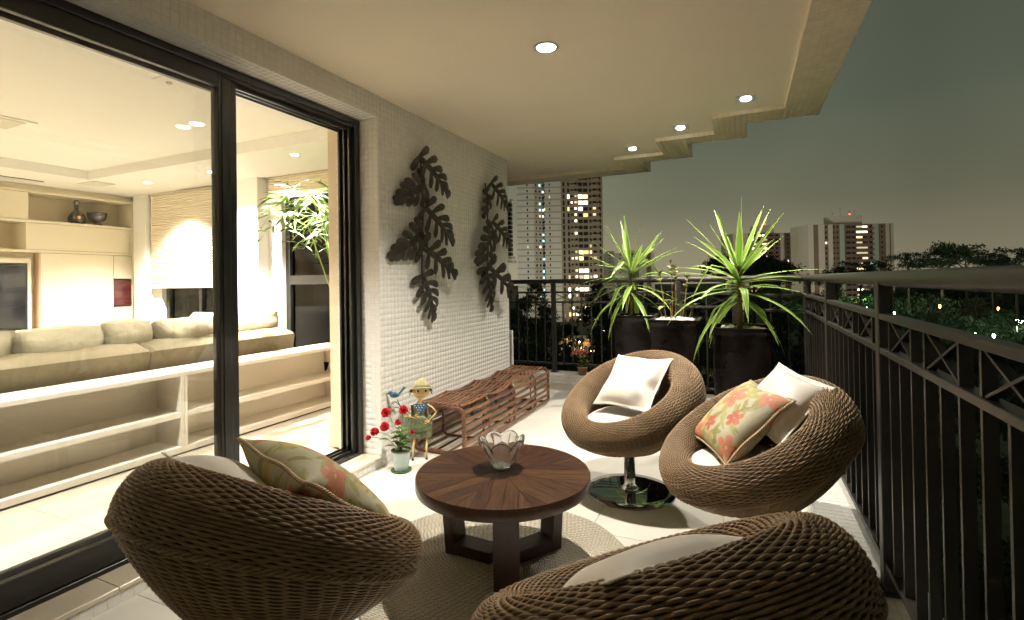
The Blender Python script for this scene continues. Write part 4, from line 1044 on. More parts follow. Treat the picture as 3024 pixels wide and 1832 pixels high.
# ------------------------------------------------------------------ crystal bowl
def bowl():
    n = 192; V_ = []; F_ = []; rows_o = []; K = 7
    def R(t, a, inner):
        z = .008 + .112 * t
        base = .046 + .022 * t + .036 * t ** 2.2
        lob = abs(math.cos(K * a / 2)); lob2 = abs(math.sin(K * a / 2))
        low = max(0, 1 - t / .62)
        amp = .0065 * (lob ** .5) * min(1, t * 6) * (1 if t < .62 else max(0, 1 - (t - .62) * 2.4)) + .006 * (lob2 ** .5) * max(0, (t - .45)) * 1.6
        r_ = base + (amp if not inner else amp * .2 - .0052)
        return r_, z
    m = 26
    for s_ in (0, 1):
        for k in range(m):
            t = k / (m - 1)
            for j in range(n):
                a = 2 * PI * j / n; r_, z = R(t, a, s_ == 1)
                if t > .6: z += .030 * (abs(math.sin(K * a / 2)) ** .75 - .25) * ((t - .6) / .4) ** 1.3
                if s_ == 1: z = max(z, .016 + .0 * t)
                V_.append((r_ * math.cos(a), r_ * math.sin(a), z))
    for k in range(m - 1):
        for j in range(n):
            a, b_ = k * n + j, k * n + (j + 1) % n; F_.append((a, b_, b_ + n, a + n))
            a, b_ = (m + k) * n + j, (m + k) * n + (j + 1) % n; F_.append((a + n, b_ + n, b_, a))
    for j in range(n):
        a, b_ = (m - 1) * n + j, (m - 1) * n + (j + 1) % n; F_.append((a, b_, b_ + m * n, a + m * n))
    V_.append((0, 0, .004)); V_.append((0, 0, .016)); c0 = len(V_) - 2
    for j in range(n): F_.append((j, c0, (j + 1) % n)) ; F_.append((m * n + (j + 1) % n, c0 + 1, m * n + j))
    return MB().add(V_, F_)
bo = obj("crystal_bowl", bowl(), M_bowl, None, True, M=Matrix.Translation((-1.03, 2.125, TZ - .0035)) @ Matrix.Rotation(.2, 4, 'Z'))
tag(bo, "clear glass bowl shaped like a flower on the coffee table", "bowl")

# ------------------------------------------------------------------ rattan bench along the wall
bn = thing("rattan_bench", "long openwork rattan strap bench against the mosaic wall", "bench", (-2.08, 4.1, 0))
BX0, BX1, BH = -2.292, -1.862, .375
HY = [3.22, 3.62, 4.12, 4.62, 4.985]
def hoop(y, thick):
    m_ = MB(); r_ = .05; pts = []
    for (cx, cz, a0) in ((BX1 - r_, BH - .02 - r_, 0), (BX0 + r_, BH - .02 - r_, PI / 2), (BX0 + r_, .014 + r_, PI), (BX1 - r_, .014 + r_, 1.5 * PI)):
        for k in range(6): a = a0 + k * PI / 10; pts.append((cx + r_ * math.cos(a), y, cz + r_ * math.sin(a)))
    fine = []
    for k in range(len(pts)):
        p, q = Vector(pts[k]), Vector(pts[(k + 1) % len(pts)]); n = max(1, int((q - p).length / .035))
        fine += [p.lerp(q, i / n) for i in range(n)]
    return m_.tube(fine, [thick * (1 + .12 * math.sin(i * 1.9)) for i in range(len(fine))], 8, closed=True), fine
for i, y in enumerate(HY):
    hb, fine = hoop(y, .014 if i in (0, 4) else .011)
    h_ = obj("hoop", hb, M_hoop, bn, True)
    if i in (0, 4):
        m2 = MB()
        for k in range(0, len(fine), 1):
            p = Vector(fine[k]); c_ = Vector(((BX0 + BX1) / 2, y, BH / 2)); t = (Vector(fine[(k + 1) % len(fine)]) - p).normalized(); nn = t.cross(Vector((0, 1, 0)))
            q = p.lerp(Vector(fine[(k + 1) % len(fine)]), .4 + .2 * math.sin(k * 3)); 
            m2.tube([q + nn * math.cos(a) * .0165 + Vector((0, math.sin(a) * .0165, 0)) for a in np.linspace(0, 2 * PI, 10, endpoint=False)], .0022, 4, closed=True)
        obj("binding", m2, M_tie, h_, True)
    else: obj("inner_pole", MB().tube([(BX1 - .055, y + .012, .02), (BX1 - .055, y + .012, BH - .03)], .007, 6), M_hoop, bn, True)
def strap(pts, w, up, th=.004): return MB().ribbon(pts, [w] * len(pts), up, th)
for si in range(len(HY) - 1):
    ya, yb = HY[si], HY[si + 1]; sag = (.012, .030, .034, .010)[si]; rise = (.0, .004, .0, .006)[si]
    for k in range(10):
        x = BX0 + .032 + k * (BX1 - BX0 - .064) / 9
        n = 7; pts = []
        for q in range(n):
            t = q / (n - 1); z = BH - .002 - sag * math.sin(PI * t) * (.8 + .5 * rnd.random()) + .002 * math.sin(k * 5 + si)
            pts.append((x + .003 * math.sin(2 * PI * t + k + si * 2) + (.005 if q in (0, n - 1) else 0) * math.sin(k * 2.3 + (si + (1 if q else 0))), ya + (yb - ya) * t, z))
        obj("strap", strap(pts, .026, (math.sin(k * 3 + si) * .15, 0, 1)), M_strap, bn)
    for (xs, sg) in ((BX1 + .006, 1), (BX0 - .004, -1)):
        for k in range(6):
            z = .038 + k * (BH - .09) / 5; n = 4
            pts = [(xs + sg * .003 * math.sin(PI * t), ya + (yb - ya) * t, z + .004 * math.sin(k * 4 + si + t * 3)) for t in np.linspace(0, 1, n)]
            if xs < -2.2 and k % 1 == 0: pass
            obj("strap", strap(pts, .027, (sg, 0, 0)), M_strap, bn)
    for k in range(4):
        x = BX0 + .05 + k * (BX1 - BX0 - .1) / 3
        obj("strap", strap([(x, ya, .012), (x, yb, .012)], .02, (0, 0, 1)), M_strap, bn)
mt = MB()
for y in HY:
    for k in range(10):
        x = BX0 + .032 + k * (BX1 - BX0 - .064) / 9
        mt.tube([(x + .012 * math.cos(a), y + .003 * math.sin(k), BH - .012 + .0145 * math.sin(a)) for a in np.linspace(0, 2 * PI, 8, endpoint=False)], .0018, 4, closed=True)
    for k in range(6):
        z = .038 + k * (BH - .09) / 5
        mt.tube([(BX1 - .008 + .0165 * math.cos(a), y + .002 * math.sin(k), z + .012 * math.sin(a)) for a in np.linspace(0, 2 * PI, 8, endpoint=False)], .0018, 4, closed=True)
o = obj("binding_knots", mt, M_tie, bn, True); o['kind'] = 'stuff'

# ------------------------------------------------------------------ iron monstera wall sculptures
def monstera(base, tip, wid, nf, seed, xo, bend=.02):
    rs = random.Random(seed); base, tip = Vector((0, *base)), Vector((0, *tip)); L_ = (tip - base).length
    d = (tip - base).normalized(); sd = Vector((0, -d.z, d.y)); out = Vector((1, 0, 0)); mb = MB()
    tl = .27 if d.y > .45 else (.15 if d.y > 0 else .04)
    def P(s_, t_, lift):
        q = base + d * s_ + sd * t_
        return q + out * (XW + max(.012, xo - XW + lift + bend * math.sin(PI * min(1, max(0, s_ / L_))) + tl * (q.y - base.y)))
    mid = [P(L_ * k / 7, 0, .006) for k in range(8)]
    mb.ribbon(mid, [.04, .055, .06, .055, .05, .04, .03, .015], out, .004, -.15)
    mb.tube([p + out * .004 for p in mid], .0035, 6)
    for sgn in (1, -1):
        for i in range(nf):
            f = i / (nf - 1); s0 = L_ * (.04 + .86 * f); ang = math.radians(100 - 74 * f + rs.uniform(-5, 5))
            fl = wid * (1.0 + .30 * math.sin(PI * (f * .8 + .12))) * (1 - .28 * f) * rs.uniform(.93, 1.06)
            n = 13; pts = []; ws = []
            for k in range(n):
                t = k / (n - 1); a2 = ang - .35 * t
                s_ = s0 + fl * t * math.cos(a2); q = sgn * fl * t * math.sin(a2)
                lift = .012 * math.sin(PI * t) - .012 * t * t + rs.uniform(-.001, .001) + .004 * (i % 2)
                pts.append(P(s_, q, lift)); ww = L_ * .86 / (nf - 1) * .98 * (.48 + .52 * math.sin(PI * min(1, t * .62 + .02)) ** 1.5)
                if t > .74: ww *= max(.15, math.sqrt(max(0, 1 - ((t - .74) / .265) ** 2)))
                ws.append(ww * (1 - .12 * f))
            mb.ribbon(pts, ws, out, .003, -.12)
    return mb
def sculpture(name_lab, leaves, stem, loc):
    t = thing("wall_sculpture", name_lab, "sculpture", (XW, *loc))
    for i, (b_, tp, w, nf, xo) in enumerate(leaves):
        obj("leaf", monstera(b_, tp, w, nf, i * 7 + int(loc[0] * 10), XW + xo), M_iron, t, auto=50)
    for st in stem: obj("stem", MB().tube([(XW + x, y, z) for x, y, z in st], .007, 8), M_iron, t, True)
    for st in stem:
        x, y, z = st[len(st) // 2]; obj("wall_fixing", MB().box(XW + .001, XW + x, y - .006, y + .006, z - .006, z + .006), M_iron, t)
    return t
sculpture("nearer of two hammered iron leaf sculptures on the mosaic wall", [
    ((3.290, 2.270), (3.574, 2.019), 0.120, 6, .040), ((3.370, 2.050), (3.043, 1.901), 0.124, 6, .045), ((3.360, 1.880), (3.627, 1.638), 0.140, 6, .040),
    ((3.330, 1.670), (2.977, 1.484), 0.128, 6, .045), ((3.300, 1.570), (3.635, 1.356), 0.132, 6, .040), ((3.300, 1.340), (3.420, 1.024), 0.124, 6, .050)],
    [[(.03, 3.33, 2.26), (.035, 3.36, 2.0), (.035, 3.34, 1.7), (.035, 3.32, 1.4), (.03, 3.34, 1.2)]], (3.33, 1.6))
sculpture("farther of two hammered iron leaf sculptures, at the end of the mosaic wall", [
    ((4.470, 2.260), (4.702, 2.037), 0.120, 6, .070), ((4.460, 2.140), (4.374, 1.935), 0.080, 4, .045), ((4.490, 1.880), (4.739, 1.657), 0.120, 6, .070),
    ((4.470, 1.790), (4.178, 1.492), 0.144, 6, .095), ((4.420, 1.440), (4.798, 1.142), 0.144, 5, .050), ((4.360, 1.420), (4.446, 1.029), 0.120, 6, .055)],
    [[(.03, 4.44, 2.25), (.05, 4.43, 2.0), (.05, 4.45, 1.7), (.05, 4.42, 1.4), (.03, 4.45, 1.2)]], (4.45, 1.6))

# ------------------------------------------------------------------ zinnia pot
def leafblade(base, dirv, L_, W_, up=(0, 0, 1), curl=.3, n=6, th=.0006, fold=.15, shape=.8):
    base = Vector(base); d = Vector(dirv).normalized(); upv = Vector(up); pts = []; ws = []
    for k in range(n + 1):
        t = k / n; pts.append(base + d * L_ * t - Vector((0, 0, 1)) * curl * L_ * t * t); ws.append(max(.0008, W_ * math.sin(PI * (t ** shape) * .97 + .03)))
    return MB().ribbon(pts, ws, up, th, fold)
zp = thing("flower_pot", "pale blue pot of red zinnias standing by the door step", "plant", (-2.135, 2.835, 0))
obj("saucer", MB().lathe([(.001, .001), (.062, .001), (.070, .006), (.071, .011), (.064, .011), (.06, .007), (.001, .007)], 32, cap=False), M_green, zp, True, True)
obj("pot", MB().lathe([(.001, .008), (.044, .008), (.046, .012), (.062, .128), (.064, .140), (.061, .141), (.058, .128), (.001, .118)], 36, cap=False), M_potblue, zp, True, True)
obj("pot_rim", MB().lathe([(.0585, .1395), (.0600, .1455), (.0665, .1455), (.0665, .139)], 36, cap=False), M_ink, zp, True, True)
obj("soil", MB().lathe([(.001, .127), (.03, .129), (.058, .126)], 24, cap=False), M_soil, zp, True, True)
zh = [(-.13, .305, 0, .034), (-.215, .272, .0, .031), (-.270, .232, .0, .019), (-.018, .333, .0, .023), (.025, .412, .02, .033), (-.125, .395, .02, .035), (.10, .262, .01, .016)]
vr = Vector((CR.x, CR.y, 0)).normalized(); vf_ = Vector((-vr.y, vr.x, 0))
for i, (dx, z, dy_, rr_) in enumerate(zh):
    hd = Vector((0, 0, 0)) + vr * dx * .80 + vf_ * (dy_ - .02) + Vector((0, 0, z))
    p0 = Vector((rnd.uniform(-.012, .012), rnd.uniform(-.012, .012), .12)); pm = p0.lerp(hd, .5) + Vector((0, 0, .035)) - vr * dx * .12
    obj("stem", MB().tube([p0, p0.lerp(pm, .5) + Vector((0, 0, .006)), pm, pm.lerp(hd, .6) + Vector((0, 0, .008)), hd], .0022, 5), M_stem, zp, True, True)
    fl_ = MB(); axis = (Vector((0, 0, 1)) + (EYE - (hd + Vector((-2.13, 2.83, 0)))).normalized() * .9 + vr * dx * 2).normalized(); B_ = axis.to_track_quat('Z', 'Y').to_matrix()
    for ring_, (cnt, el) in enumerate(((14, -.15), (13, .25), (11, .6), (8, .95), (5, 1.25))):
        for q in range(cnt):
            a = 2 * PI * (q + ring_ * .37) / cnt + rnd.uniform(-.1, .1); dv = B_ @ Vector((math.cos(a) * math.cos(el), math.sin(a) * math.cos(el), math.sin(el)))
            pts = [hd + dv * rr_ * t for t in (.15, .6, .9, 1.0)]
            fl_.ribbon(pts, [rr_ * .12, rr_ * .34, rr_ * .36, rr_ * .14], B_ @ Vector((0, 0, 1)) + dv * .2, .0008, .12)
    obj("bloom", fl_, M_zin, zp, False, True)
    for q in range(2):
        t = .35 + .3 * q; b0 = p0.lerp(pm, t * 1.4) if t < .6 else pm
        a = rnd.uniform(0, 6.28); obj("leaf", leafblade(b0, (math.cos(a), math.sin(a), .45), .075, .036, curl=.35), M_gleaf, zp, True, True)
for q in range(12):
    a = q * 2.4; zz = .13 + .012 * q
    obj("leaf", leafblade((.008 * math.cos(a), .008 * math.sin(a), zz), (math.cos(a), math.sin(a), .8), .085, .044, curl=.45), M_gleaf, zp, True, True)
# ------------------------------------------------------------------ painted tin figurine with fishing pole and bird
fg = thing("tin_figurine", "painted tin child figurine with a pale hat and green shorts before the bench", "figurine", (-2.135, 3.08, 0))
def FP(x, z, d=0.0):   # x along the picture, z up, d towards the viewer
    n = Vector((.57, -.82, 0)); return Vector((0, 0, 0)) + Vector((.82, .57, 0)) * x + Vector((0, 0, z)) + n * d
def fx(x): return (x + 2.125) * .93
def ell(c, rx, rz, rd, n=18):
    V_ = []; F_ = []
    for j in range(n // 2 + 1):
        for i in range(n):
            a, b_ = 2 * PI * i / n, PI * j / (n // 2)
            V_.append(FP(c[0] + rx * math.cos(a) * math.sin(b_), c[1] + rz * math.cos(b_), c[2] + rd * math.sin(a) * math.sin(b_)))
    for j in range(n // 2):
        for i in range(n): F_.append((j * n + i, j * n + (i + 1) % n, (j + 1) * n + (i + 1) % n, (j + 1) * n + i))
    return MB().add(V_, F_)
def plate(pts, d0, d1):
    n = len(pts); V_ = [FP(x, z, d0) for x, z in pts] + [FP(x, z, d1) for x, z in pts]
    return MB().add(V_, [tuple(range(n)), tuple(reversed(range(n, 2 * n)))] + [(k, (k + 1) % n, n + (k + 1) % n, n + k) for k in range(n)])
obj("leg", MB().tube([FP(-.065, .0, 0), FP(-.063, .06, .01), FP(-.058, .11, .008), FP(-.048, .17, 0)], [.006, .0065, .0075, .0085], 8), M_skin, fg, True, True)
obj("leg", MB().tube([FP(.033, .0, 0), FP(.033, .07, .008), FP(.036, .17, 0)], [.006, .0065, .008], 8), M_skin, fg, True, True)
for x in (-.065, .033): obj("shoe", ell((x, .006, .012), .010, .007, .022, 10), M_ink, fg, True, True)
sh = MB()
sh.v = []; 
def body(c, prof, fl=.55, n=20):
    V_ = []; F_ = []
    for (z, w) in prof:
        for i in range(n): a = 2 * PI * i / n; V_.append(FP(c + w * math.cos(a), z, w * fl * math.sin(a)))
    m = len(prof)
    for j in range(m - 1):
        for i in range(n): F_.append((j * n + i, j * n + (i + 1) % n, (j + 1) * n + (i + 1) % n, (j + 1) * n + i))
    F_ += [tuple(reversed(range(n))), tuple(range((m - 1) * n, m * n))]
    return MB().add(V_, F_)
shm = body(-.047, [(.155, .033), (.16, .042), (.19, .048), (.235, .046)]); s2_ = body(.030, [(.155, .033), (.16, .042), (.19, .048), (.235, .046)])
shm.add(s2_.v, s2_.f); s3_ = body(-.008, [(.21, .080), (.25, .090), (.30, .084), (.318, .070)], .5); shm.add(s3_.v, s3_.f)
obj("shorts", shm, M_shorts, fg, True, True)
obj("shirt", body(-.008, [(.30, .066), (.33, .060), (.37, .052), (.395, .046), (.405, .02)], .4), M_khaki, fg, True, True)
obj("scarf", plate([(-.058, .408), (.048, .408), (.036, .385), (-.006, .325), (-.040, .375)], .030, .034), M_blue, fg, False, True)
for (x, z) in ((-.045, .398), (-.022, .395), (-.002, .396), (.018, .397), (-.034, .382), (-.015, .380), (.004, .380), (-.024, .365), (-.008, .363), (-.018, .347)):
    obj("dot", ell((x, z, .0345), .0035, .0035, .001, 8), M_dot, fg, True, True)
obj("suspender", plate([(.022, .408), (.038, .408), (.046, .305), (.022, .305)], .028, .033), M_ink, fg, False, True)
obj("suspender", plate([(-.075, .40), (-.055, .40), (-.052, .32), (-.07, .31)], .024, .028), M_ink, fg, False, True)
obj("neck", MB().tube([FP(-.008, .40, 0), FP(-.008, .445, 0)], .012, 10).tube([FP(-.008 + .0135 * math.cos(a), .402 + a * .0012, .0135 * math.sin(a)) for a in np.linspace(0, 34, 120)], .0018, 4), M_skin, fg, True, True)
hd_ = obj("head", ell((.0, .492, .0), .062, .056, .030, 24), M_skin, fg, True, True)
for s_ in (-1, 1):
    obj("eye", ell((.004 + s_ * .028, .499, .0255), .012, .014, .004, 14), M_dot, hd_, True, True); obj("iris", ell((.006 + s_ * .028, .498, .0285), .008, .0105, .003, 12), M_ink, hd_, True, True)
    obj("eyebrow", MB().tube([FP(.004 + s_ * .018, .517, .026), FP(.004 + s_ * .03, .521, .024), FP(.004 + s_ * .042, .516, .021)], .0014, 4), M_ink, hd_, True, True)
    obj("ear", ell((s_ * .062, .490, 0), .007, .010, .006, 10), M_skin, hd_, True, True)
obj("nose", ell((.006, .481, .031), .004, .005, .004, 8), M_skin, hd_, True, True)
obj("mouth", MB().tube([FP(-.012, .462, .0265), FP(.004, .456, .0275), FP(.020, .463, .0265)], .0012, 4), mk("mouth_red", (.3, .08, .04), .5), hd_, True, True)
obj("hat_brim", MB().add([FP((.088 if q else .0) * math.cos(a) * 1.0, .522 - .012 * abs(math.cos(a)) ** 2 * (1 if q else 0) + (0 if q else .01) + .004 * s_, (.055 if q else 0) * math.sin(a)) for s_ in (0, 1) for q in (0, 1) for a in np.linspace(0, 2 * PI, 24, endpoint=False)],
    [(24 + i, 24 + (i + 1) % 24, 72 + (i + 1) % 24, 72 + i) for i in range(24)] + [(i, 24 + i, 24 + (i + 1) % 24, (i + 1) % 24) for i in range(24)] + [(48 + (i + 1) % 24, 72 + (i + 1) % 24, 72 + i, 48 + i) for i in range(24)]), M_straw, fg, True, True)
obj("hat_crown", body(.004, [(.525, .058), (.545, .050), (.565, .038), (.580, .022), (.588, .006)], .6), M_straw, fg, True, True)
for k in range(9):
    s_ = -1 if k < 5 else 1; x = s_ * (.052 + .004 * (k % 5)); obj("hair_lock", MB().ribbon([FP(x, .520, .012), FP(x + s_ * .012, .500, .014), FP(x + s_ * (.018 + .004 * (k % 3)), .478 - .006 * (k % 4), .010)], [.006, .005, .001], FP(0, 0, 1), .001), M_ink, fg, False, True)
def tubearm(p): return MB().tube(p, [.006, .0055, .005, .0048], 8)
obj("arm", tubearm([FP(-.056, .395, 0), FP(-.085, .36, .008), FP(-.118, .322, .016), FP(-.052, .316, .045)]), M_skin, fg, True, True)
obj("arm", tubearm([FP(.045, .395, 0), FP(.080, .37, .008), FP(.108, .338, .016), FP(.055, .288, .045)]), M_skin, fg, True, True)
def hand(c, dx):
    h = MB(); h0 = ell(c, .013, .014, .007, 10); h.add(h0.v, h0.f)
    for q in range(4):
        z = c[1] + .010 - q * .0062; h.tube([FP(c[0] + dx * .006, z, c[2] + .003), FP(c[0] + dx * .019, z - .001, c[2] + .008 - q * .0003), FP(c[0] + dx * (.026 - abs(q - 1) * .0025), z - .003, c[2] + .001)], [.0034, .003, .0022], 6)
    h.tube([FP(c[0] - dx * .002, c[1] + .010, c[2] + .003), FP(c[0] + dx * .006, c[1] + .020, c[2] + .008), FP(c[0] + dx * .014, c[1] + .022, c[2] + .009)], [.0036, .003, .0022], 6)
    return h
obj("hand", hand((-.045, .318, .048), 1), M_skin, fg, True, True); obj("hand", hand((.045, .280, .048), -1), M_skin, fg, True, True)
pole_ = thing("fishing_pole", "thin dark wire rod with two hooked ends held by the tin figurine", "rod", (-2.135, 3.08, .25))
Mp = Matrix.Translation((-2.135, 3.08, 0))
obj("rod", MB().tube([FP(.075, .252, .055), FP(-.05, .325, .055), FP(-.150, .405, .05), FP(-.150, .408, .05), FP(-.168, .452, .05)], .0032, 6), M_wire, pole_, True, M=Mp)
for (x, z) in ((-.222, .398), (-.200, .432)): obj("hook", MB().tube([FP(-.12, .383, .052), FP(x + .02, z + .004, .05), FP(x, z + .002, .05), FP(x - .004, z - .008, .05), FP(x + .008, z - .012, .05)], .0028, 6), M_wire, pole_, True, M=Mp)
bd_ = thing("tin_bird", "small blue tin bird perched on the end of the figurine's rod", "bird figure", (-2.27, 3.0, .46))
bm = MB(); e1 = ell((-.185, .484, .05), .034, .020, .016, 14); bm.add(e1.v, e1.f); e2 = ell((-.215, .500, .05), .017, .014, .013, 12); bm.add(e2.v, e2.f)
obj("body", bm, M_blue, bd_, True, M=Mp); obj("tail", plate([(-.165, .488), (-.158, .478), (-.105, .536), (-.122, .540)], .047, .053), M_blue, bd_, False, M=Mp)
obj("beak", MB().tube([FP(-.228, .500, .05), FP(-.244, .496, .05)], [.005, .0008], 6), M_ink, bd_, True, M=Mp); obj("wing", plate([(-.205, .492), (-.180, .500), (-.150, .482), (-.185, .474)], .064, .067), mk("wing_blue", (.02, .06, .11), .5), bd_, False, M=Mp)
# ------------------------------------------------------------------ kalanchoe pot on the kerb
kp = thing("kalanchoe_pot", "small pot of pink flowering succulent on the kerb by the back railing", "plant", (-1.79, 5.99, ZK + .004))
obj("pot", MB().lathe([(.001, 0), (.045, 0), (.060, .085), (.066, .086), (.066, .10), (.058, .10), (.055, .09), (.001, .09)], 28, cap=False), M_terra, kp, True, True)
for q in range(16):
    a = q * 2.4; zz = .095 + .004 * q
    obj("leaf", leafblade((.012 * math.cos(a), .012 * math.sin(a), zz), (math.cos(a), math.sin(a), .55 + .03 * q), .065, .045, curl=.35, shape=1.3, th=.002), M_gleaf, kp, True, True)
for q in range(8):
    a = q * 2.4; r_ = .03 + .012 * (q % 4); top = Vector((r_ * math.cos(a) * 1.9, r_ * math.sin(a) * 1.9, .27 + .10 * rnd.random()))
    obj("stem", MB().tube([(0, 0, .1), (r_ * math.cos(a) * .6, r_ * math.sin(a) * .6, .2), top], .0018, 4), M_stem, kp, True, True)
    c_ = MB()
    for k in range(30):
        p = top + Vector((rnd.gauss(0, .020), rnd.gauss(0, .020), rnd.gauss(0, .013)))
        for w in range(4):
            b_ = w * PI / 2 + k; c_.ribbon([p, p + Vector((math.cos(b_) * .010, math.sin(b_) * .010, .001))], [.008, .005], (0, 0, 1), .0006)
    obj("bloom", c_, M_kal, kp, False, True)

# ------------------------------------------------------------------ planters
def planter(cx, cy, zt_, hw, hb_, lab):
    t = thing("planter", lab, "planter", (cx, cy, 0), 0, "tall black glazed planters by the railing")
    def sq(h, r_=.02):
        out = []
        for (sx, sy, a0) in ((1, 1, 0), (-1, 1, PI / 2), (-1, -1, PI), (1, -1, 1.5 * PI)):
            for k in range(4): a = a0 + k * PI / 6; out.append((sx * (h - r_) + r_ * math.cos(a), sy * (h - r_) + r_ * math.sin(a)))
        return out
    levels = [(0.001, hb_), (zt_ * .3, hb_ + (hw - hb_) * .42), (zt_ * .6, hb_ + (hw - hb_) * .72), (zt_ - .07, hw - .010), (zt_ - .035, hw - .004), (zt_ - .012, hw + .004), (zt_, hw), (zt_, hw - .030), (zt_ - .05, hw - .036)]
    V_ = []; n = 16
    for z, h in levels: V_ += [(x, y, z) for x, y in sq(h)]
    F_ = [(k * n + j, k * n + (j + 1) % n, (k + 1) * n + (j + 1) % n, (k + 1) * n + j) for k in range(len(levels) - 1) for j in range(n)] + [tuple(reversed(range(n)))]
    obj("pot_body", MB().add(V_, F_), M_pot, t, local=True, auto=45)
    h = hw - .034; obj("soil", MB().box(-h, h, -h, h, zt_ - .08, zt_ - .045), M_soil, t, local=True)
    return t
PL = [(-.988, 5.26, .917, .205, .165, "black glazed planter farthest back, holding the left spiky yucca"), (-.548, 4.77, .920, .212, .17, "black glazed planter in the middle, topped with white pebbles and thin stems"), (-.005, 4.268, .908, .213, .175, "black glazed planter nearest the camera, holding the right spiky yucca")]
for a in PL: planter(*a)
pebm = []
for k in range(5):
    rs = np.random.RandomState(k); m_ = MB(); n = 8; V_ = []; F_ = []
    for j in range(6):
        for i in range(n):
            a, b_ = 2 * PI * i / n, PI * j / 5; s_ = 1 + .12 * rs.randn() * (0 < j < 5)
            V_.append((math.cos(a) * math.sin(b_) * s_, .8 * math.sin(a) * math.sin(b_) * s_, .6 * math.cos(b_)))
    for j in range(5):
        for i in range(n): F_.append((j * n + i, j * n + (i + 1) % n, (j + 1) * n + (i + 1) % n, (j + 1) * n + i))
    pebm.append(MB().add(V_, F_))
def pebbles(cx, cy, z, h, n, size, mat, lab, edge=False):
    t = thing("pebble_bed", lab, "pebbles", (cx, cy, z)); me = [p.mesh("pebble", True) for p in pebm]
    for x in me: x.materials.append(mat)
    for k in range(n):
        x, y = rnd.uniform(-h, h), rnd.uniform(-h, h)
        if edge and max(abs(x), abs(y)) < h * .55: continue
        s_ = size * rnd.uniform(.7, 1.3)
        zz = .014 * (1 - (x * x + y * y) / (2 * h * h)) * (0 if edge else 1) + rnd.uniform(0, .012)
        link("pebble", me[k % 5], None, t, Matrix.Translation((x, y, zz)) @ Matrix.Rotation(rnd.uniform(0, 6), 4, 'Z') @ Matrix.Rotation(rnd.uniform(-.4, .4), 4, 'X') @ Matrix.Scale(s_, 4), True)
pebbles(-.548, 4.77, .895, .155, 170, .021, M_peb, "bed of bright white pebbles filling the middle black planter")
pebbles(-.005, 4.268, .872, .150, 70, .030, M_pebg, "greenish pebbles around the trunk of the right yucca", True)
pebbles(-.988, 5.26, .880, .145, 60, .022, M_pebg, "pebbles around the trunk of the left yucca", True)

# ------------------------------------------------------------------ yuccas
def yucca_leaf(base, az, el, L_, W_, droop, M_par, t, kink=0.0):
    d = Vector((math.cos(az) * math.cos(el), math.sin(az) * math.cos(el), math.sin(el))); n = 10
    pts = []; p = Vector(base); dd = d.copy(); st = L_ / n; ws = []
    side = Vector((-math.sin(az), math.cos(az), 0))
    for k in range(n + 1):
        u = k / n; pts.append(p.copy()); ws.append(W_ * max(.03, (.42 + 1.0 * u) if u < .35 else (.42 + .35) * (1 - ((u - .35) / .65) ** 1.7) * 1.0))
        g = droop * (.4 + 1.6 * u) / n
        if kink and abs(u - kink) < .06: g += .9
        dd = (dd + Vector((0, 0, -1)) * g + side * rnd.uniform(-.012, .012)).normalized(); p = p + dd * st
    # cross-section: 5 columns with a V fold, double faced
    V_ = []; UV = []; F_ = []
    for k in range(n + 1):
        tt = (pts[min(k + 1, n)] - pts[max(k - 1, 0)]).normalized(); sd = side - tt * side.dot(tt); sd.normalize(); nn = sd.cross(tt)
        if nn.z < 0 and False: nn = -nn
        for c in range(5):
            x = c / 4 - .5; V_.append(pts[k] + sd * x * ws[k] + nn * (abs(x) * ws[k] * .35))
    for k in range(n):
        for c in range(4): a = k * 5 + c; F_.append((a, a + 1, a + 6, a + 5))
    me = MB().add(V_, F_).mesh("leaf", True)
    uvl = me.uv_layers.new(name="UVMap"); data = np.zeros((len(me.loops), 2), np.float32)
    vi = np.zeros(len(me.loops), np.int32); me.loops.foreach_get('vertex_index', vi)
    data[:, 0] = (vi % 5) / 4; data[:, 1] = (vi // 5) / n; uvl.data.foreach_set('uv', data.ravel())
    me.materials.append(M_yuc); link("leaf", me, None, t, None, True)
def yucca(cx, cy, z0, zc_, n, L_, seed, lab, heroes=(), group="variegated yuccas in black planters"):
    global rnd
    keep = rnd; rnd = random.Random(seed)
    t = thing("yucca", lab, "plant", (cx, cy, z0), 0, group); H_ = zc_ - z0
    obj("trunk", MB().tube([(0, 0, -.03), (.004, 0, H_ * .3), (-.003, .003, H_ * .6), (0, 0, H_)], [.024, .020, .017, .012], 12), M_bark, t, True, True)
    for k in range(n):
        f = k / (n - 1); az = k * 2.39996 + rnd.uniform(-.25, .25)
        el = math.radians(80 - 98 * f ** .55 + rnd.uniform(-14, 14)); zb = H_ * (1.0 - .52 * f)
        yucca_leaf((0, 0, zb), az, el, L_ * rnd.uniform(.82, 1.1) * (.95 if f < .3 else 1.14), .068 * rnd.uniform(.8, 1.15), .06 + 1.35 * f ** 1.3 * rnd.uniform(.6, 1.3), None, t, kink=(rnd.uniform(.4, .6) if rnd.random() < .10 else 0))
    for (az, el, ll, dr, kk) in heroes: yucca_leaf((0, 0, H_ * .93), az, math.radians(el), ll, .060, dr, None, t, kk)
    rnd = keep; return t
CA = math.atan2(CR.y, CR.x)   # azimuth of the picture's right-hand side
yucca(-.02, 4.27, .862, 1.37, 36, .55, 5, "large bright yucca in the right planter, leaves reaching the railing corner",
      [(CA + PI - .3, 50, .56, .12, 0), (CA + PI + .4, 34, .50, .15, 0), (CA + .2, 60, .56, .10, 0), (CA + .1, 68, .54, .1, 0), (CA + PI, 72, .5, .08, 0), (CA + PI + .1, 14, .55, .1, .45)])
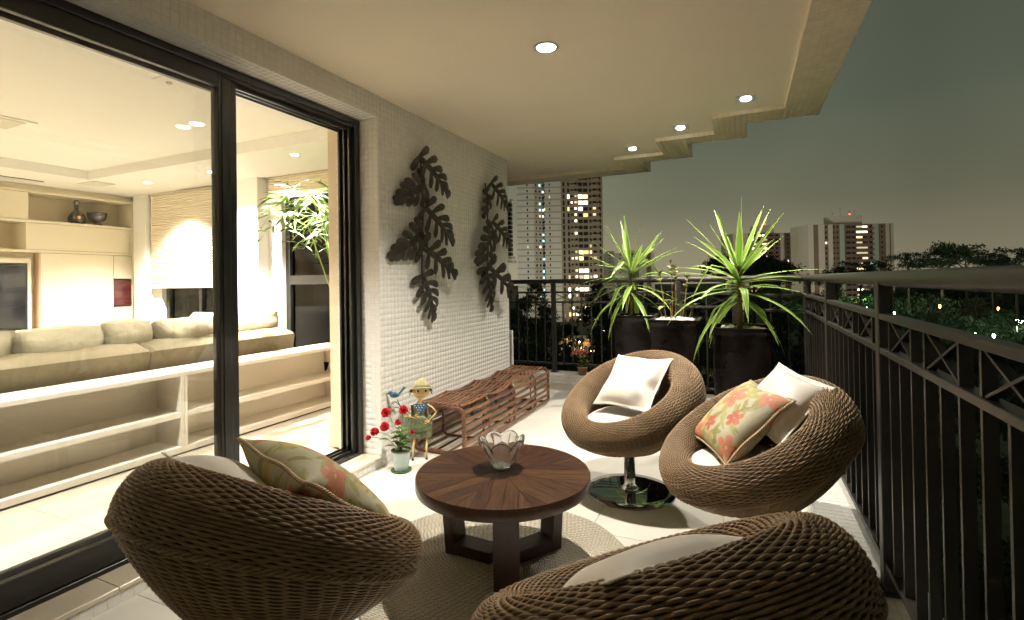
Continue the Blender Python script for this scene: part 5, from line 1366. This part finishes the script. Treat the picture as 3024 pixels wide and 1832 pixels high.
yucca(-1.04, 5.28, .87, 1.42, 34, .55, 9, "yucca in the left planter in front of the lit tower block",
      [(CA + PI - .2, 40, .52, .12, 0), (CA + .3, 42, .52, .12, 0), (CA + .1, 52, .50, .1, 0), (CA + PI, 62, .5, .08, 0), (CA + PI + .3, 10, .52, .12, 0)])
# ------------------------------------------------------------------ croton in the middle planter
cr = thing("croton", "thin stemmed croton with small leaf tufts in the pebble topped planter", "plant", (-.548, 4.77, .895))
for i, (dx, dyy, h, lean) in enumerate(((-.085, .0, .44, -.06), (-.02, .02, .54, -.01), (-.008, -.01, .48, .01), (.055, .0, .40, .06), (-.05, -.03, .16, -.01), (.02, -.02, .12, .03), (-.11, .01, .10, -.03), (.11, -.01, .12, .03))):
    b0 = vr * dx + vf_ * dyy; top = b0 + vr * lean + Vector((0, 0, h)); st = obj("stem", MB().tube([b0, b0.lerp(top, .5) + vr * .006, top], [.006, .005, .003], 6), M_cstem, cr, True, True)
    big = h < .2
    for k in range(5 if big else 12):
        f = rnd.uniform(.75, 1.0) if not big else 1.0; p = b0.lerp(top, f); a = rnd.uniform(0, 6.28)
        L_ = .10 if big else rnd.uniform(.05, .085)
        obj("leaf", leafblade(p, (math.cos(a), math.sin(a), .9), L_, L_ * .42, curl=.3, th=.001), M_cred if (k == 3 and i == 2) else M_cleaf, cr, True, True)
    if not big:
        for k in range(6): p = b0.lerp(top, rnd.uniform(.3, .7)); a = rnd.uniform(0, 6.28); obj("leaf", leafblade(p, (math.cos(a), math.sin(a), .5), .03, .013, th=.0008), M_cleaf, cr, True, True)

# ------------------------------------------------------------------ bamboo in the living room
bb = thing("bamboo_plant", "tall leafy bamboo in the living room beside the dark window, lit from above", "plant", (-3.98, 4.18, ZT))
obj("pot", MB().lathe([(.001, 0), (.14, 0), (.19, .40), (.17, .40), (.16, .36), (.001, .36)], 28, cap=False), M_pot, bb, True, True)
M_bam = mk("bamboo_leaf", (.10, .17, .03), .45, var=.35, vscale=30, orand=.25, trans=.25)
bl_ = leafblade((0, 0, 0), (1, 0, 0), 1.0, .14, curl=.22, n=5, th=.004).mesh("leaf", True); bl_.materials.append(M_bam)
nl = 0; twig = MB(); rb = random.Random(4)
for c in range(9):
    b0 = Vector((rb.uniform(-.06, .06), rb.uniform(-.06, .06), .36)); az = rb.uniform(0, 6.28); top = Vector((rb.uniform(-.28, .25), rb.uniform(-.62, .05), rb.uniform(1.65, 2.38)))
    obj("cane", MB().tube([b0, Vector((b0.x + top.x * .1, b0.y + .02, top.z * .6)), Vector((b0.x + top.x * .45, b0.y + top.y * .35, top.z * .93)), top], [.008, .007, .005, .003], 6), M_stem, bb, True, True)
    for k in range(9):
        f = rb.uniform(.25, 1.0); p = Vector((b0.x + top.x * .45, b0.y + top.y * .35, top.z * .93)).lerp(top, f); a = rb.uniform(0, 6.28); q = p + Vector((math.cos(a) * .26, math.sin(a) * .26 - .05, rb.uniform(-.30, .10)))
        twig.tube([p, p.lerp(q, .5) + Vector((0, 0, .03)), q], .002, 4)
        for w in range(5):
            if nl >= 300: break
            r0 = p.lerp(q, rb.uniform(.3, 1.0)); b2 = a + rb.uniform(-1.1, 1.1)
            s_ = rb.uniform(.12, .20)
            link("leaf", bl_, None, bb, Matrix.Translation(r0) @ Matrix.Rotation(b2, 4, 'Z') @ Matrix.Rotation(rb.uniform(-.3, .5), 4, 'Y') @ Matrix.Rotation(rb.uniform(-.6, .6), 4, 'X') @ Matrix.Scale(s_, 4), True); nl += 1
obj("twigs", twig, M_stem, bb, True, True)
# ------------------------------------------------------------------ outside beyond the wall end and the windows
sw = thing("shutter_window", "dark louvred shutter with white sill peeping out past the end of the mosaic wall", "shutter", (-2.5, 5.2, 1.5))
obj("frame", MB().box(-2.80, -2.340, 5.16, 5.24, 2.165, 2.20).box(-2.80, -2.335, 5.14, 5.25, 1.53, 1.56), M_white, sw); obj("sill", MB().box(-2.8, -2.300, 5.10, 5.25, 1.485, 1.515, .003), M_white, sw)
for k in range(12): obj("slat", MB().box(-2.8, -2.347, 5.17, 5.22, 1.565 + k * .05, 1.605 + k * .05), M_black, sw)
gp = thing("balcony_gate", "narrow white framed gate standing behind the end of the mosaic wall", "gate", (-2.5, 5.1, 0))
obj("frame", MB().box(-2.335, -2.312, 5.08, 5.11, 0, .735, .002).box(-2.8, -2.335, 5.08, 5.11, .70, .735), M_white, gp); obj("infill", MB().box(-2.8, -2.335, 5.09, 5.10, .0, .70), M_rail, gp)
rpl = planter(-5.0, 5.45, .75, .22, .17, "black planter on the far balcony strip seen through the living room window")
yucca(-5.0, 5.45, .70, 1.15, 26, .50, 31, "yucca seen through the living room window behind the bamboo", group="yuccas on the balcony")
op = thing("outer_pillar", "tiled outer pillar seen through the living room window", "pillar", (-5.9, 5.3, 0))
obj("shaft", MB().box(-6.5, -5.35, 5.6, 5.9, -.2, 2.57), M_grout, op); T = Tiles(); T.grid((-6.5, 5.6, 0), (1, 0, 0), (0, 0, 1), 28, 63); T.emit(op, 300)

# ------------------------------------------------------------------ city and trees beyond the railing
M_dwin = mk("dark_window", (0.012, 0.014, 0.013), 0.15, orand=.3)
LIT = [emi("lit_warm", (1.0, .72, .32), 2.2), emi("lit_white", (1.0, .93, .75), 3.2), emi("lit_cyan", (.45, .85, .95), 1.6), emi("lit_amber", (1.0, .55, .2), 1.2), emi("lit_dim", (.9, .75, .45), .5)]
def win_mesh(mat): m = MB().box(-.5, .5, -.04, .06, -.5, .5).mesh("window"); m.materials.append(mat); return m
WM = [win_mesh(M_dwin)] + [win_mesh(m) for m in LIT]
def facade(t, P, Q, z0, nst, sh, cols, lit, zbase_off=0):
    """windows on the face P->Q (outward normal on the right-hand side)"""
    P, Q = Vector((*P, 0)), Vector((*Q, 0)); d = Q - P; L_ = d.length; d = d / L_; n = Vector((d.y, -d.x, 0)); ang = math.atan2(d.y, d.x)
    for s in range(nst):
        for ci, (f, w, h, zo) in enumerate(cols):
            k = lit(s, ci); c = P + d * (f * L_) + Vector((0, 0, z0 + s * sh + zo)) + n * .02
            M = Matrix.Translation(c) @ Matrix.Rotation(ang, 4, 'Z') @ Matrix.Diagonal((w, 1, h, 1))
            link("window", WM[k], None, t, M)
def tower(lab, poly, z0, z1, mat, group=None, name="tower_block"):
    cx = sum(p[0] for p in poly) / len(poly); cy = sum(p[1] for p in poly) / len(poly)
    t = thing(name, lab, "building", (cx, cy, z0), 0, group); obj("wall", MB().prism(poly, z0, z1), mat, t); return t
def grow(poly, e):
    cx = sum(p[0] for p in poly) / len(poly); cy = sum(p[1] for p in poly) / len(poly)
    return [(x + (x - cx) / max(1e-6, math.hypot(x - cx, y - cy)) * e, y + (y - cy) / max(1e-6, math.hypot(x - cx, y - cy)) * e) for x, y in poly]
M_twl = mk("tower_render", (.44, .435, .38), .9, var=.08, vscale=.2); M_tws = mk("tower_stripe", (.27, .27, .235), .9); M_twb = mk("tower_balcony_side", (.24, .205, .155), .9, var=.15, vscale=.3)
M_brn = mk("brown_cladding", (.20, .145, .105), .9, var=.1, vscale=.2); M_ltc = mk("light_cladding", (.58, .53, .43), .9, var=.06, vscale=.2); M_grc = mk("grey_green_cladding", (.40, .46, .37), .9)
rt = random.Random(12)
# tower 1 : light gabled side, recess, balcony side
A0, A1, A2, A3 = (-86.3, 196.6), (-76.6, 197.2), (-75.2, 203.0), (-80.2, 202.6)
SHT = 2.62; ZG = -17.0; NST = 27
body_ = [(-86.3, 196.6), (-78.6, 196.6), (-78.6, 201.8), (-75.6, 201.8), (-75.6, 202.6)]
C0, C1 = (-74.6, 200.6), (-69.17, 203.2); E1 = (-53.07, 211.66)
t1 = tower("tallest tower block, pale striped side and balconied side with many lit windows", [(-86.3, 196.6), (-79.4, 198.6), (-76.6, 203.6), (-75.6, 200.9), (-69.17, 203.2), (-53.07, 211.66), (-62, 228), (-90, 215)], ZG, ZG + NST * SHT, M_twl, name="residential_tower")
def l1(s, c):
    z = s
    return 5 if rt.random() < .02 else (1 if rt.random() < .03 else 0)
cyan = {(18, 0): 3, (18, 1): 3, (17, 1): 3, (14, 1): 3, (13, 1): 3, (10, 0): 0, (10, 1): 3, (8, 1): 3, (7, 1): 3, (5, 1): 3, (12, 0): 1, (17, 0): 4, (4, 1): 3, (2, 1): 3}
facade(t1, (-86.3, 196.6), (-79.4, 198.6), ZG + 1.2, NST, SHT, [(.62, .55, .95, 0)], l1)
facade(t1, (-79.4, 198.6), (-76.6, 203.6), ZG + 1.2, NST, SHT, [(.22, .6, .9, 0), (.58, .8, .9, 0), (.88, .9, .8, 0)], lambda s, c: cyan.get((s, c - 1), 3 if (c and rt.random() < .10) else 0))
facade(t1, (-75.6, 200.9), (-69.17, 203.2), ZG + 1.2, NST, SHT, [(.02, .4, .9, 0), (.34, .5, .95, 0)], l1)
lit_rows = {11: .8, 12: .5, 7: .7, 8: .35, 5: .85, 16: .1, 17: .3, 19: .55, 20: .5, 18: .4, 10: .25, 3: .3, 2: .5, 4: .25, 9: .25, 6: .1, 1: .5, 0: .4}
facade(t1, C1, E1, ZG + 1.2, NST, SHT, [(.08, .8, 1.9, 0), (.19, .8, 1.7, 0), (.27, .7, 1.0, 0), (.36, .9, 1.3, 0), (.47, 1.8, 1.5, 0), (.59, 1.9, 1.5, 0), (.70, .8, 1.2, 0), (.80, 1.3, 1.4, 0), (.93, .8, 1.8, 0)],
       lambda s, c: (rt.choice((1, 2, 2, 1, 4, 5)) if (c not in (0, 8) and rt.random() < lit_rows.get(s, .08) * (1.25 if 2 < c < 7 else .6)) else 0))
for s in range(NST):
    z = ZG + s * SHT
    P, Q = Vector((*C1, 0)), Vector((*E1, 0)); d = (Q - P).normalized(); n = Vector((d.y, -d.x, 0)); ang = math.atan2(d.y, d.x)
    Mx = Matrix.Translation(P + n * .02) @ Matrix.Rotation(ang, 4, 'Z')
    obj("balcony", MB().box(4.0, 7.6, -1.1, 0, z - .12, z + .02).box(4.0, 7.6, -1.1, -1.04, z + .02, z + .85).box(13.0, 16.6, -1.1, 0, z - .12, z + .02).box(13.0, 16.6, -1.1, -1.04, z + .02, z + .85), M_twb, t1, M=Mx)
    obj("floor_band", MB().box(0, 18.1, -.10, 0, z - .18, z + .05), M_twb, t1, M=Mx)
    for (Pa, Qa) in (((-86.3, 196.6), (-79.4, 198.6)), ((-79.4, 198.6), (-76.6, 203.6)), ((-75.6, 200.9), (-69.17, 203.2))):
        P2, Q2 = Vector((*Pa, 0)), Vector((*Qa, 0)); L2 = (Q2 - P2).length; d2 = (Q2 - P2) / L2; n2 = Vector((d2.y, -d2.x, 0))
        obj("floor_band", MB().box(0, L2, -.05, 0, z - .25, z + .28), M_tws, t1, M=Matrix.Translation(P2 + n2 * .005) @ Matrix.Rotation(math.atan2(d2.y, d2.x), 4, 'Z'))
obj("facade_panel", MB().box(0.3, 18.0, -.02, 0, ZG, ZG + NST * SHT), M_twb, t1, M=Matrix.Translation(Vector((*C1, 0))) @ Matrix.Rotation(math.atan2(E1[1] - C1[1], E1[0] - C1[0]), 4, 'Z'))
# towers on the right
def slab_tower(lab, xl, yl, xr_, yr_, zt_, nst, sh, pattern, rows, roof, seed, lamp=True, name="apartment_block"):
    """pattern: list of (f0, f1, proud, material) vertical strips across the face"""
    P, Q = Vector((xl, yl, 0)), Vector((xr_, yr_, 0)); L_ = (Q - P).length; d = (Q - P) / L_; n = Vector((d.y, -d.x, 0)); ang = math.atan2(d.y, d.x)
    z0 = zt_ - nst * sh - 6; M = Matrix.Translation(P) @ Matrix.Rotation(ang, 4, 'Z')
    t = thing(name, lab, "building", (*((P + Q) / 2).xy, z0)); obj("wall", MB().box(0, L_, 0, 18, z0, zt_), M_ltc, t, M=M)
    for (f0, f1, pr_, mt_) in pattern: obj("facade_strip", MB().box(f0 * L_, f1 * L_, -pr_, .0, z0, zt_ - .1), mt_, t, M=M)
    rr_ = random.Random(seed)
    for s in range(nst):
        z = zt_ - (s + .55) * sh
        for (f, w, h, dp, kind) in rows:
            k = 0; pr_ = rr_.random()
            if kind == 'rib': k = rr_.choice((1, 2, 2, 5)) if pr_ < .50 else 5 if pr_ < .75 else 0
            elif kind == 'sm': k = rr_.choice((2, 1, 3)) if pr_ < .06 else 0
            link("window", WM[k], None, t, M @ Matrix.Translation((f * L_, -dp, z)) @ Matrix.Diagonal((w, 1, h, 1)))
        for (f0, f1) in roof['slabs']: obj("balcony", MB().box(f0 * L_, f1 * L_, -1.2, 0, z - 1.5, z - 1.35).box(f0 * L_, f1 * L_, -1.2, -1.15, z - 1.35, z - .75), M_brn, t, M=M)
    a, b_, h = roof['box']; obj("roof_house", MB().box(a * L_, b_ * L_, 3, 12, zt_, zt_ + h), M_ltc, t, M=M)
    for (f, h2) in roof['ant']: obj("antenna", MB().tube([(f * L_, 5, zt_ + h), (f * L_, 5, zt_ + h + h2)], .06, 5).box(f * L_ - .8, f * L_ + .8, 4.97, 5.03, zt_ + h + h2 * .8, zt_ + h + h2 * .8 + .08), M_rail, t, M=M)
    if lamp:
        bx_ = MB().lathe([(.001, -.35), (.3, -.2), (.35, 0), (.3, .2), (.001, .35)], 10, (roof['lamp'] * L_, 4.5, zt_ + h + .9)); obj("beacon", bx_, emi("beacon_red", (1, .06, .03), 8), t, M=M)
    return t
slab_tower("apartment block at the right with red roof beacon, white and brown strips", 34.5, 328.2, 78.2, 348.0, 30.4, 15, 2.95,
    [(.0, .06, .3, M_ltc), (.06, .12, .0 + .05, M_brn), (.12, .19, .4, M_ltc), (.19, .235, .05, M_brn), (.235, .285, .5, M_ltc), (.285, .37, .05, M_brn), (.37, .42, .5, M_grc), (.42, .76, .03, M_brn), (.76, .82, .6, M_grc), (.82, .91, .06, M_brn), (.91, .95, .4, M_ltc), (.95, .97, .05, M_brn), (.97, 1.0, .4, M_ltc)],
    [(.30, .8, 1.1, .1, 'sm'), (.345, .8, 1.1, .1, 'sm'), (.47, 2.6, 1.2, .1, 'x'), (.53, 2.0, 1.2, .1, 'sm'), (.60, 3.2, .9, .1, 'rib'), (.665, 2.8, .9, .1, 'rib'), (.735, 1.4, 1.4, .1, 'sm'), (.865, .8, 1.1, .12, 'sm'), (.21, .9, 1.1, .1, 'sm')],
    dict(slabs=[(.43, .55), (.70, .76)], box=(.34, .68, 5.2), ant=[(.36, 2), (.45, 5), (.56, 3), (.62, 3.5)], lamp=.555), 3)
slab_tower("apartment block behind the right yucca with lit ribbon windows", -4.8, 354.3, 34.2, 372.0, 29.5, 14, 2.75,
    [(.0, .05, .3, M_ltc), (.05, .17, .05, M_brn), (.17, .23, .4, M_ltc), (.23, .71, .04, M_brn), (.71, .77, .5, M_ltc), (.77, .88, .05, M_brn), (.88, .92, .4, M_ltc), (.92, .96, .05, M_brn), (.96, 1.0, .4, M_ltc)],
    [(.10, .9, 1.1, .1, 'sm'), (.30, 3.4, 1.0, .1, 'rib'), (.39, 3.2, 1.0, .1, 'rib'), (.48, 3.0, 1.0, .1, 'rib'), (.57, 3.0, 1.0, .1, 'x'), (.66, 1.6, 1.2, .1, 'x'), (.825, .8, 1.0, .12, 'sm'), (.94, .9, 1.1, .1, 'sm')],
    dict(slabs=[(.25, .36), (.60, .70)], box=(.40, .66, 5.5), ant=[(.44, 3), (.52, 4), (.60, 3)], lamp=.54), 8)
slab_tower("narrow grey block squeezed between the two brown apartment blocks", 43.9, 480.8, 51.4, 484.0, 26.0, 14, 2.7, [(0, 1, .05, M_grc)], [(.25, 1.6, .9, .1, 'sm'), (.6, 2.6, .9, .1, 'rib')], dict(slabs=[], box=(.1, .4, 3.0), ant=[], lamp=.6), 4)
slab_tower("small white block with thin windows right of the tallest tower", -103.2, 414.2, -90.0, 419.7, 23.0, 12, 2.8, [(0, 1, .05, M_ltc)], [(.3, 2.0, .7, .1, 'x'), (.65, 2.0, .7, .1, 'x')], dict(slabs=[], box=(.2, .6, 2.0), ant=[], lamp=.5), 5, lamp=False)
slab_tower("small brown and white block behind the left yucca", -88.0, 383.0, -59.3, 390.1, 21.4, 12, 2.7, [(0, .35, .05, M_ltc), (.35, .62, .05, M_brn), (.62, .8, .3, M_ltc), (.8, .92, .05, M_brn), (.92, 1, .3, M_ltc)], [(.15, 1.2, .9, .1, 'x'), (.48, 1.2, .9, .1, 'sm'), (.86, 1.0, .9, .1, 'x')], dict(slabs=[], box=(.2, .5, 2.0), ant=[], lamp=.5), 6, lamp=False)
slab_tower("apartment building with dark square windows, seen through the living room windows", -92.0, 72.0, -62.0, 74.0, 14.0, 12, 2.7, [(0, 1, .05, M_twb)], [(.1, 1.2, 1.0, .1, 'x'), (.3, 1.2, 1.0, .1, 'sm'), (.5, 1.2, 1.0, .1, 'x'), (.7, 1.2, 1.0, .1, 'sm'), (.9, 1.2, 1.0, .1, 'x')], dict(slabs=[], box=(.2, .5, 2.0), ant=[], lamp=.5), 7, lamp=False)

# trees
M_fol = mk("night_foliage", (0.030, 0.046, 0.018), 0.85, var=.3, vscale=.5, orand=.2)
M_trk = mk("tree_trunk", (.05, .04, .03), .95)
def crown_mesh(seed, kind):
    rs = np.random.RandomState(seed); cl = []
    if kind == 'dome':
        for _ in range(70):
            a, e = rs.rand() * 6.28, rs.rand() ** .6 * 1.45; r_ = .75 + .25 * rs.rand()
            cl.append((math.cos(a) * math.cos(e) * r_, math.sin(a) * math.cos(e) * r_, .15 + .75 * math.sin(e) * r_, .17))
    elif kind == 'umbrella':
        for _ in range(46):
            a, r_ = rs.rand() * 6.28, rs.rand() ** .5; lay = rs.choice([.45, .7, .95]); rr_ = r_ * (1.15 - .35 * lay)
            cl.append((math.cos(a) * rr_, math.sin(a) * rr_, lay + .05 * rs.randn() - .15 * r_ * r_, .15))
    else:
        for _ in range(60):
            h = rs.rand(); w = .62 * (1 - h) ** .6 + .12; a, r_ = rs.rand() * 6.28, rs.rand() ** .5 * w
            cl.append((math.cos(a) * r_, math.sin(a) * r_, h * 1.3, .13))
    n = 46; C = np.array(cl); K = len(C)
    ctr = np.repeat(C[:, :3], n, 0) + rs.randn(K * n, 3) * np.repeat(C[:, 3:4], n, 0) * np.array([.62, .62, .36])
    u = rs.randn(K * n, 3); u /= np.linalg.norm(u, axis=1, keepdims=True); v = rs.randn(K * n, 3); v = np.cross(u, v); v /= np.linalg.norm(v, axis=1, keepdims=True)
    s = (.020 + .022 * rs.rand(K * n, 1)) * (1.15 if kind == 'dome' else 1)
    V_ = np.stack([ctr - u * s * 1.5, ctr + v * s * .7, ctr + u * s * 1.5, ctr - v * s * .7], 1).reshape(-1, 3)
    F_ = np.arange(len(V_)).reshape(-1, 4)
    me = np_mesh("crown", V_, F_, False); me.materials.append(M_fol); return me, C
def trunk_mesh(C, seed):
    rs = random.Random(seed); m = MB().tube([(0, 0, -2.2), (.02, .01, -.8), (0, 0, .1), (.01, -.01, .45)], [.055, .045, .035, .018], 8)
    for k in range(9): c = C[rs.randrange(len(C))]; m.tube([(0, 0, -.15 + .05 * k), (c[0] * .5, c[1] * .5, c[2] * .45), (c[0] * .92, c[1] * .92, c[2] * .95)], [.018, .012, .005], 5)
    me = m.mesh("trunk", True); me.materials.append(M_trk); return me
TR = {}
for kind, sd in (('dome', 1), ('dome', 2), ('umbrella', 3), ('umbrella', 4), ('tall', 5), ('tall', 6)):
    me, C = crown_mesh(sd, kind); TR.setdefault(kind, []).append((me, trunk_mesh(C, sd)))
tl_ = [0]
def tree(x, y, ztop, r_, kind, lab, grp):
    H_ = r_ * (1.0 if kind != 'tall' else 1.5); me, tm = TR[kind][tl_[0] % 2]; tl_[0] += 1
    topf = 1.05 if kind != 'tall' else 1.35; z = ztop - topf * r_
    t = thing("tree", lab, "tree", (x, y, z - 2.1 * r_), 0, grp)
    Mx = Matrix.Translation((0, 0, 2.1 * r_)) @ Matrix.Rotation(rt.uniform(0, 6.28), 4, 'Z') @ Matrix.Scale(r_, 4)
    link("crown", me, None, t, Mx, True); link("trunk", tm, None, t, Mx, True)
def atpx(u, v, dist):   # a point on the hillside seen past the railing: bearing u, elevation v, distance
    w = CF + CR * ((u - 1512) / 1495.67) - CUP * ((v - 816.3) / 1495.67); return EYE + w * dist
# skyline trees (bearing, top elevation, distance, radius, kind, label)
SKY = [(2225, 742, 62, 4.6, 'dome', "large dark domed tree in front of the ribbon window block"), (2140, 752, 66, 3.6, 'dome', "dark rounded tree left of the large domed one, behind the right yucca"), (2300, 765, 58, 3.2, 'dome', "dark tree at the right shoulder of the large domed one"),
       (2540, 768, 60, 3.2, 'umbrella', "feathery umbrella tree before the white and brown block"), (2470, 790, 60, 2.4, 'umbrella', "low feathery tree left of the umbrella tree"),
       (2680, 745, 66, 2.6, 'umbrella', "thin umbrella tree just right of the apartment block"), (2780, 716, 72, 4.0, 'umbrella', "tallest flat topped tree on the right skyline"), (2850, 722, 74, 3.8, 'umbrella', "flat topped tree right of the tallest skyline tree"), (2930, 752, 70, 2.8, 'umbrella', "lower tree in the dip of the right skyline"),
       (3000, 728, 66, 3.4, 'umbrella', "flat topped tree at the right edge of the picture"), (3090, 740, 66, 3.4, 'umbrella', "tree beyond the right edge of the picture"),
       (1580, 828, 46, 1.7, 'tall', "slim dark tree rising above the handrail before the tallest tower"), (1545, 880, 42, 2.4, 'tall', "dark leafy tree behind the railing next to the mosaic wall"), (1610, 905, 40, 2.6, 'tall', "dark leafy tree right of the slim one, behind the railing"), (1680, 960, 44, 2.4, 'tall', "low dark tree in front of the lit street"), (1760, 985, 46, 2.4, 'tall', "low dark tree right of the lit street"), (1850, 960, 60, 3.6, 'dome', "dark tree behind the left planter")]
for (u, v, ds, r_, kd, lab) in SKY:
    p = atpx(u, v, ds); tree(p.x, p.y, p.z, r_, kd, lab, "dark trees along the skyline")
n_ = 0
for row, (dist, v0, rad, step) in enumerate(((95, 845, 4.2, 70), (72, 875, 3.8, 82), (54, 930, 3.4, 95), (40, 1010, 3.0, 120), (29, 1130, 2.6, 150), (21, 1330, 2.3, 190), (15, 1620, 1.9, 250))):
    u = 1780 + row * 17
    while u < 3250:
        p = atpx(u + rt.uniform(-20, 20), v0 + rt.uniform(-14, 22), dist * rt.uniform(.93, 1.07))
        tree(p.x, p.y, p.z, rad * rt.uniform(.85, 1.15), rt.choice(('dome', 'tall', 'umbrella')) if dist > 50 else 'dome', "dark tree in the wooded valley below the railing", "trees filling the valley below"); u += step; n_ += 1
for (u, v, ds, r_) in ((1460, 900, 60, 4), (1400, 900, 50, 4), (1560, 1010, 34, 2.6), (1650, 1040, 33, 2.4), (1500, 1000, 33, 2.6), (900, 900, 60, 4.5), (1000, 920, 60, 4.5), (1100, 910, 60, 4.5), (600, 900, 60, 4.5), (700, 900, 64, 4.5), (500, 910, 60, 4.5)):
    p = atpx(u, v, ds); tree(p.x, p.y, p.z, r_, 'dome', "dark tree in the wooded valley below the railing", "trees filling the valley below")
# street lamps in the valley and by the tower, plus added floodlights
def lamp_post(p, col, power, lab, rr_=.18, s=60, aim=None, cone=75):
    t = thing("street_or_fill_lamp", lab, "street lamp", (p.x, p.y, p.z - 7)); obj("pole", MB().tube([(0, 0, 0), (0, 0, 6.9)], [.09, .05], 8), M_rail, t, True, True)
    obj("lamp_head", MB().lathe([(.001, 6.75), (rr_, 6.85), (rr_ * 1.1, 7.0), (rr_, 7.12), (.001, 7.2)], 14), emi("street_or_fill_glow", col, s), t, True, True)
    la = bpy.data.lights.new("street_or_fill_light", 'SPOT' if aim else 'POINT'); la.energy = power; la.color = col; la.shadow_soft_size = .25
    if aim: la.spot_size = math.radians(cone); la.spot_blend = .6; o = bpy.data.objects.new("street_or_fill_light", la); COL.objects.link(o); o.parent = t; o.matrix_basis = Matrix.Translation((0, 0, 7.45)) @ ((p - Vector(aim)).to_track_quat('Z', 'Y').to_matrix().to_4x4() if aim else Matrix.Identity(4))
for (u, v, ds, col, pw, lab, rr_, s) in ((3003, 950, 52, (.85, 1.0, .85), 3600, "blinding white street lamp at the right edge of the picture", .40, 90), (2640, 926, 62, (.55, 1.0, .5), 1500, "small green glowing lamp among the trees below the handrail", .13, 50),
        (2880, 990, 47, (.55, 1, .55), 1300, "green lamp lighting the foliage left of the blinding one", .10, 30), (2935, 992, 46, (.6, 1, .6), 900, "greenish lamp between the branches under the blinding one", .09, 30), (2440, 885, 70, (.5, 1.0, .35), 3000, "lamp hidden in the green lit trees right of the railing corner", .07, 14), (2540, 880, 74, (.6, 1.0, .45), 2600, "lamp hidden behind the trees under the umbrella tree", .06, 12),
        (2740, 905, 70, (.8, .9, .5), 2200, "lamp glowing between thin trunks under the handrail", .07, 16), (2845, 1128, 30, (.8, 1, .8), 260, "tiny white lamp low in the trees behind the lattice band", .05, 30), (2560, 912, 66, (.8, .9, 1), 300, "tiny bluish lamp above the lattice band", .08, 30),
        (2775, 905, 60, (1, .45, .15), 300, "small orange lamp in the far trees", .09, 20), (2948, 912, 62, (1, .3, .1), 300, "small red lamp in the far trees", .09, 20), (2500, 1230, 26, (.7, .8, 1), 60, "tiny blue white lamp deep in the valley", .03, 40),
        (1712, 1010, 128, (1, .68, .28), 9000, "orange street lamp at the foot of the tallest tower", .3, 40), (1745, 1040, 120, (1, .6, .25), 5000, "second orange lamp in the lit street by the tower", .25, 30), (1560, 965, 110, (1, .8, .5), 1500, "lamp glinting through the trees left of the first railing post", .14, 25), (2120, 1120, 110, (1, .6, .25), 4000, "orange lamp seen between the middle and right planters", .25, 30)):
    p = atpx(u, v, ds); w_ = p - EYE; w_.z = 0; w_.normalize()
    lamp_post(p, col, pw * (.32 if ds < 100 else .8), lab, rr_, s, tuple(p + w_ * 10 + Vector((0, 0, -2.5))), 140)
for (p, col, pw, lab, aim) in (((-105, 135, -12), (.86, .95, .92), 33000, "added floodlight that brightens the pale side of the tallest tower", (-80, 198, 22)), ((-38, 150, -14), (1, .88, .68), 42000, "added floodlight that brightens the balconied side of the tallest tower", (-62, 206, 18)),
        ((40, 215, -10), (1, .93, .78), 56000, "added floodlight that brightens the white and brown apartment block", (56, 337, 12)), ((5, 235, -10), (1, .9, .75), 60000, "added floodlight that brightens the ribbon window block", (14, 362, 12)), ((-85, 300, -10), (.95, .95, .85), 30000, "added floodlight that brightens the small blocks beyond the tower", (-82, 400, 10))):
    lamp_post(Vector(p), col, pw, lab, .3, 12, aim)  # floodlights are added, unseen sources that brighten the tower faces
gh = thing("gatehouse", "low lit building with a flat roof at the foot of the tallest tower", "building", (-41, 137, -20))
obj("wall", MB().box(-48, -36, 138, 144, -24, -15.5), mk("ochre_wall", (.45, .33, .18), .9), gh); obj("roof", MB().box(-49, -35, 136, 145, -15.5, -15.1), M_ltc, gh)
for k in range(6): link("window", WM[1 if k % 2 else 5], None, gh, Matrix.Translation((-46.8 + k * 1.9, 137.95, -18)) @ Matrix.Diagonal((1.2, 1, 1.6, 1)))
print("objects", len(bpy.data.objects), "tris", sum(len(m.polygons) for m in bpy.data.meshes) * 2)
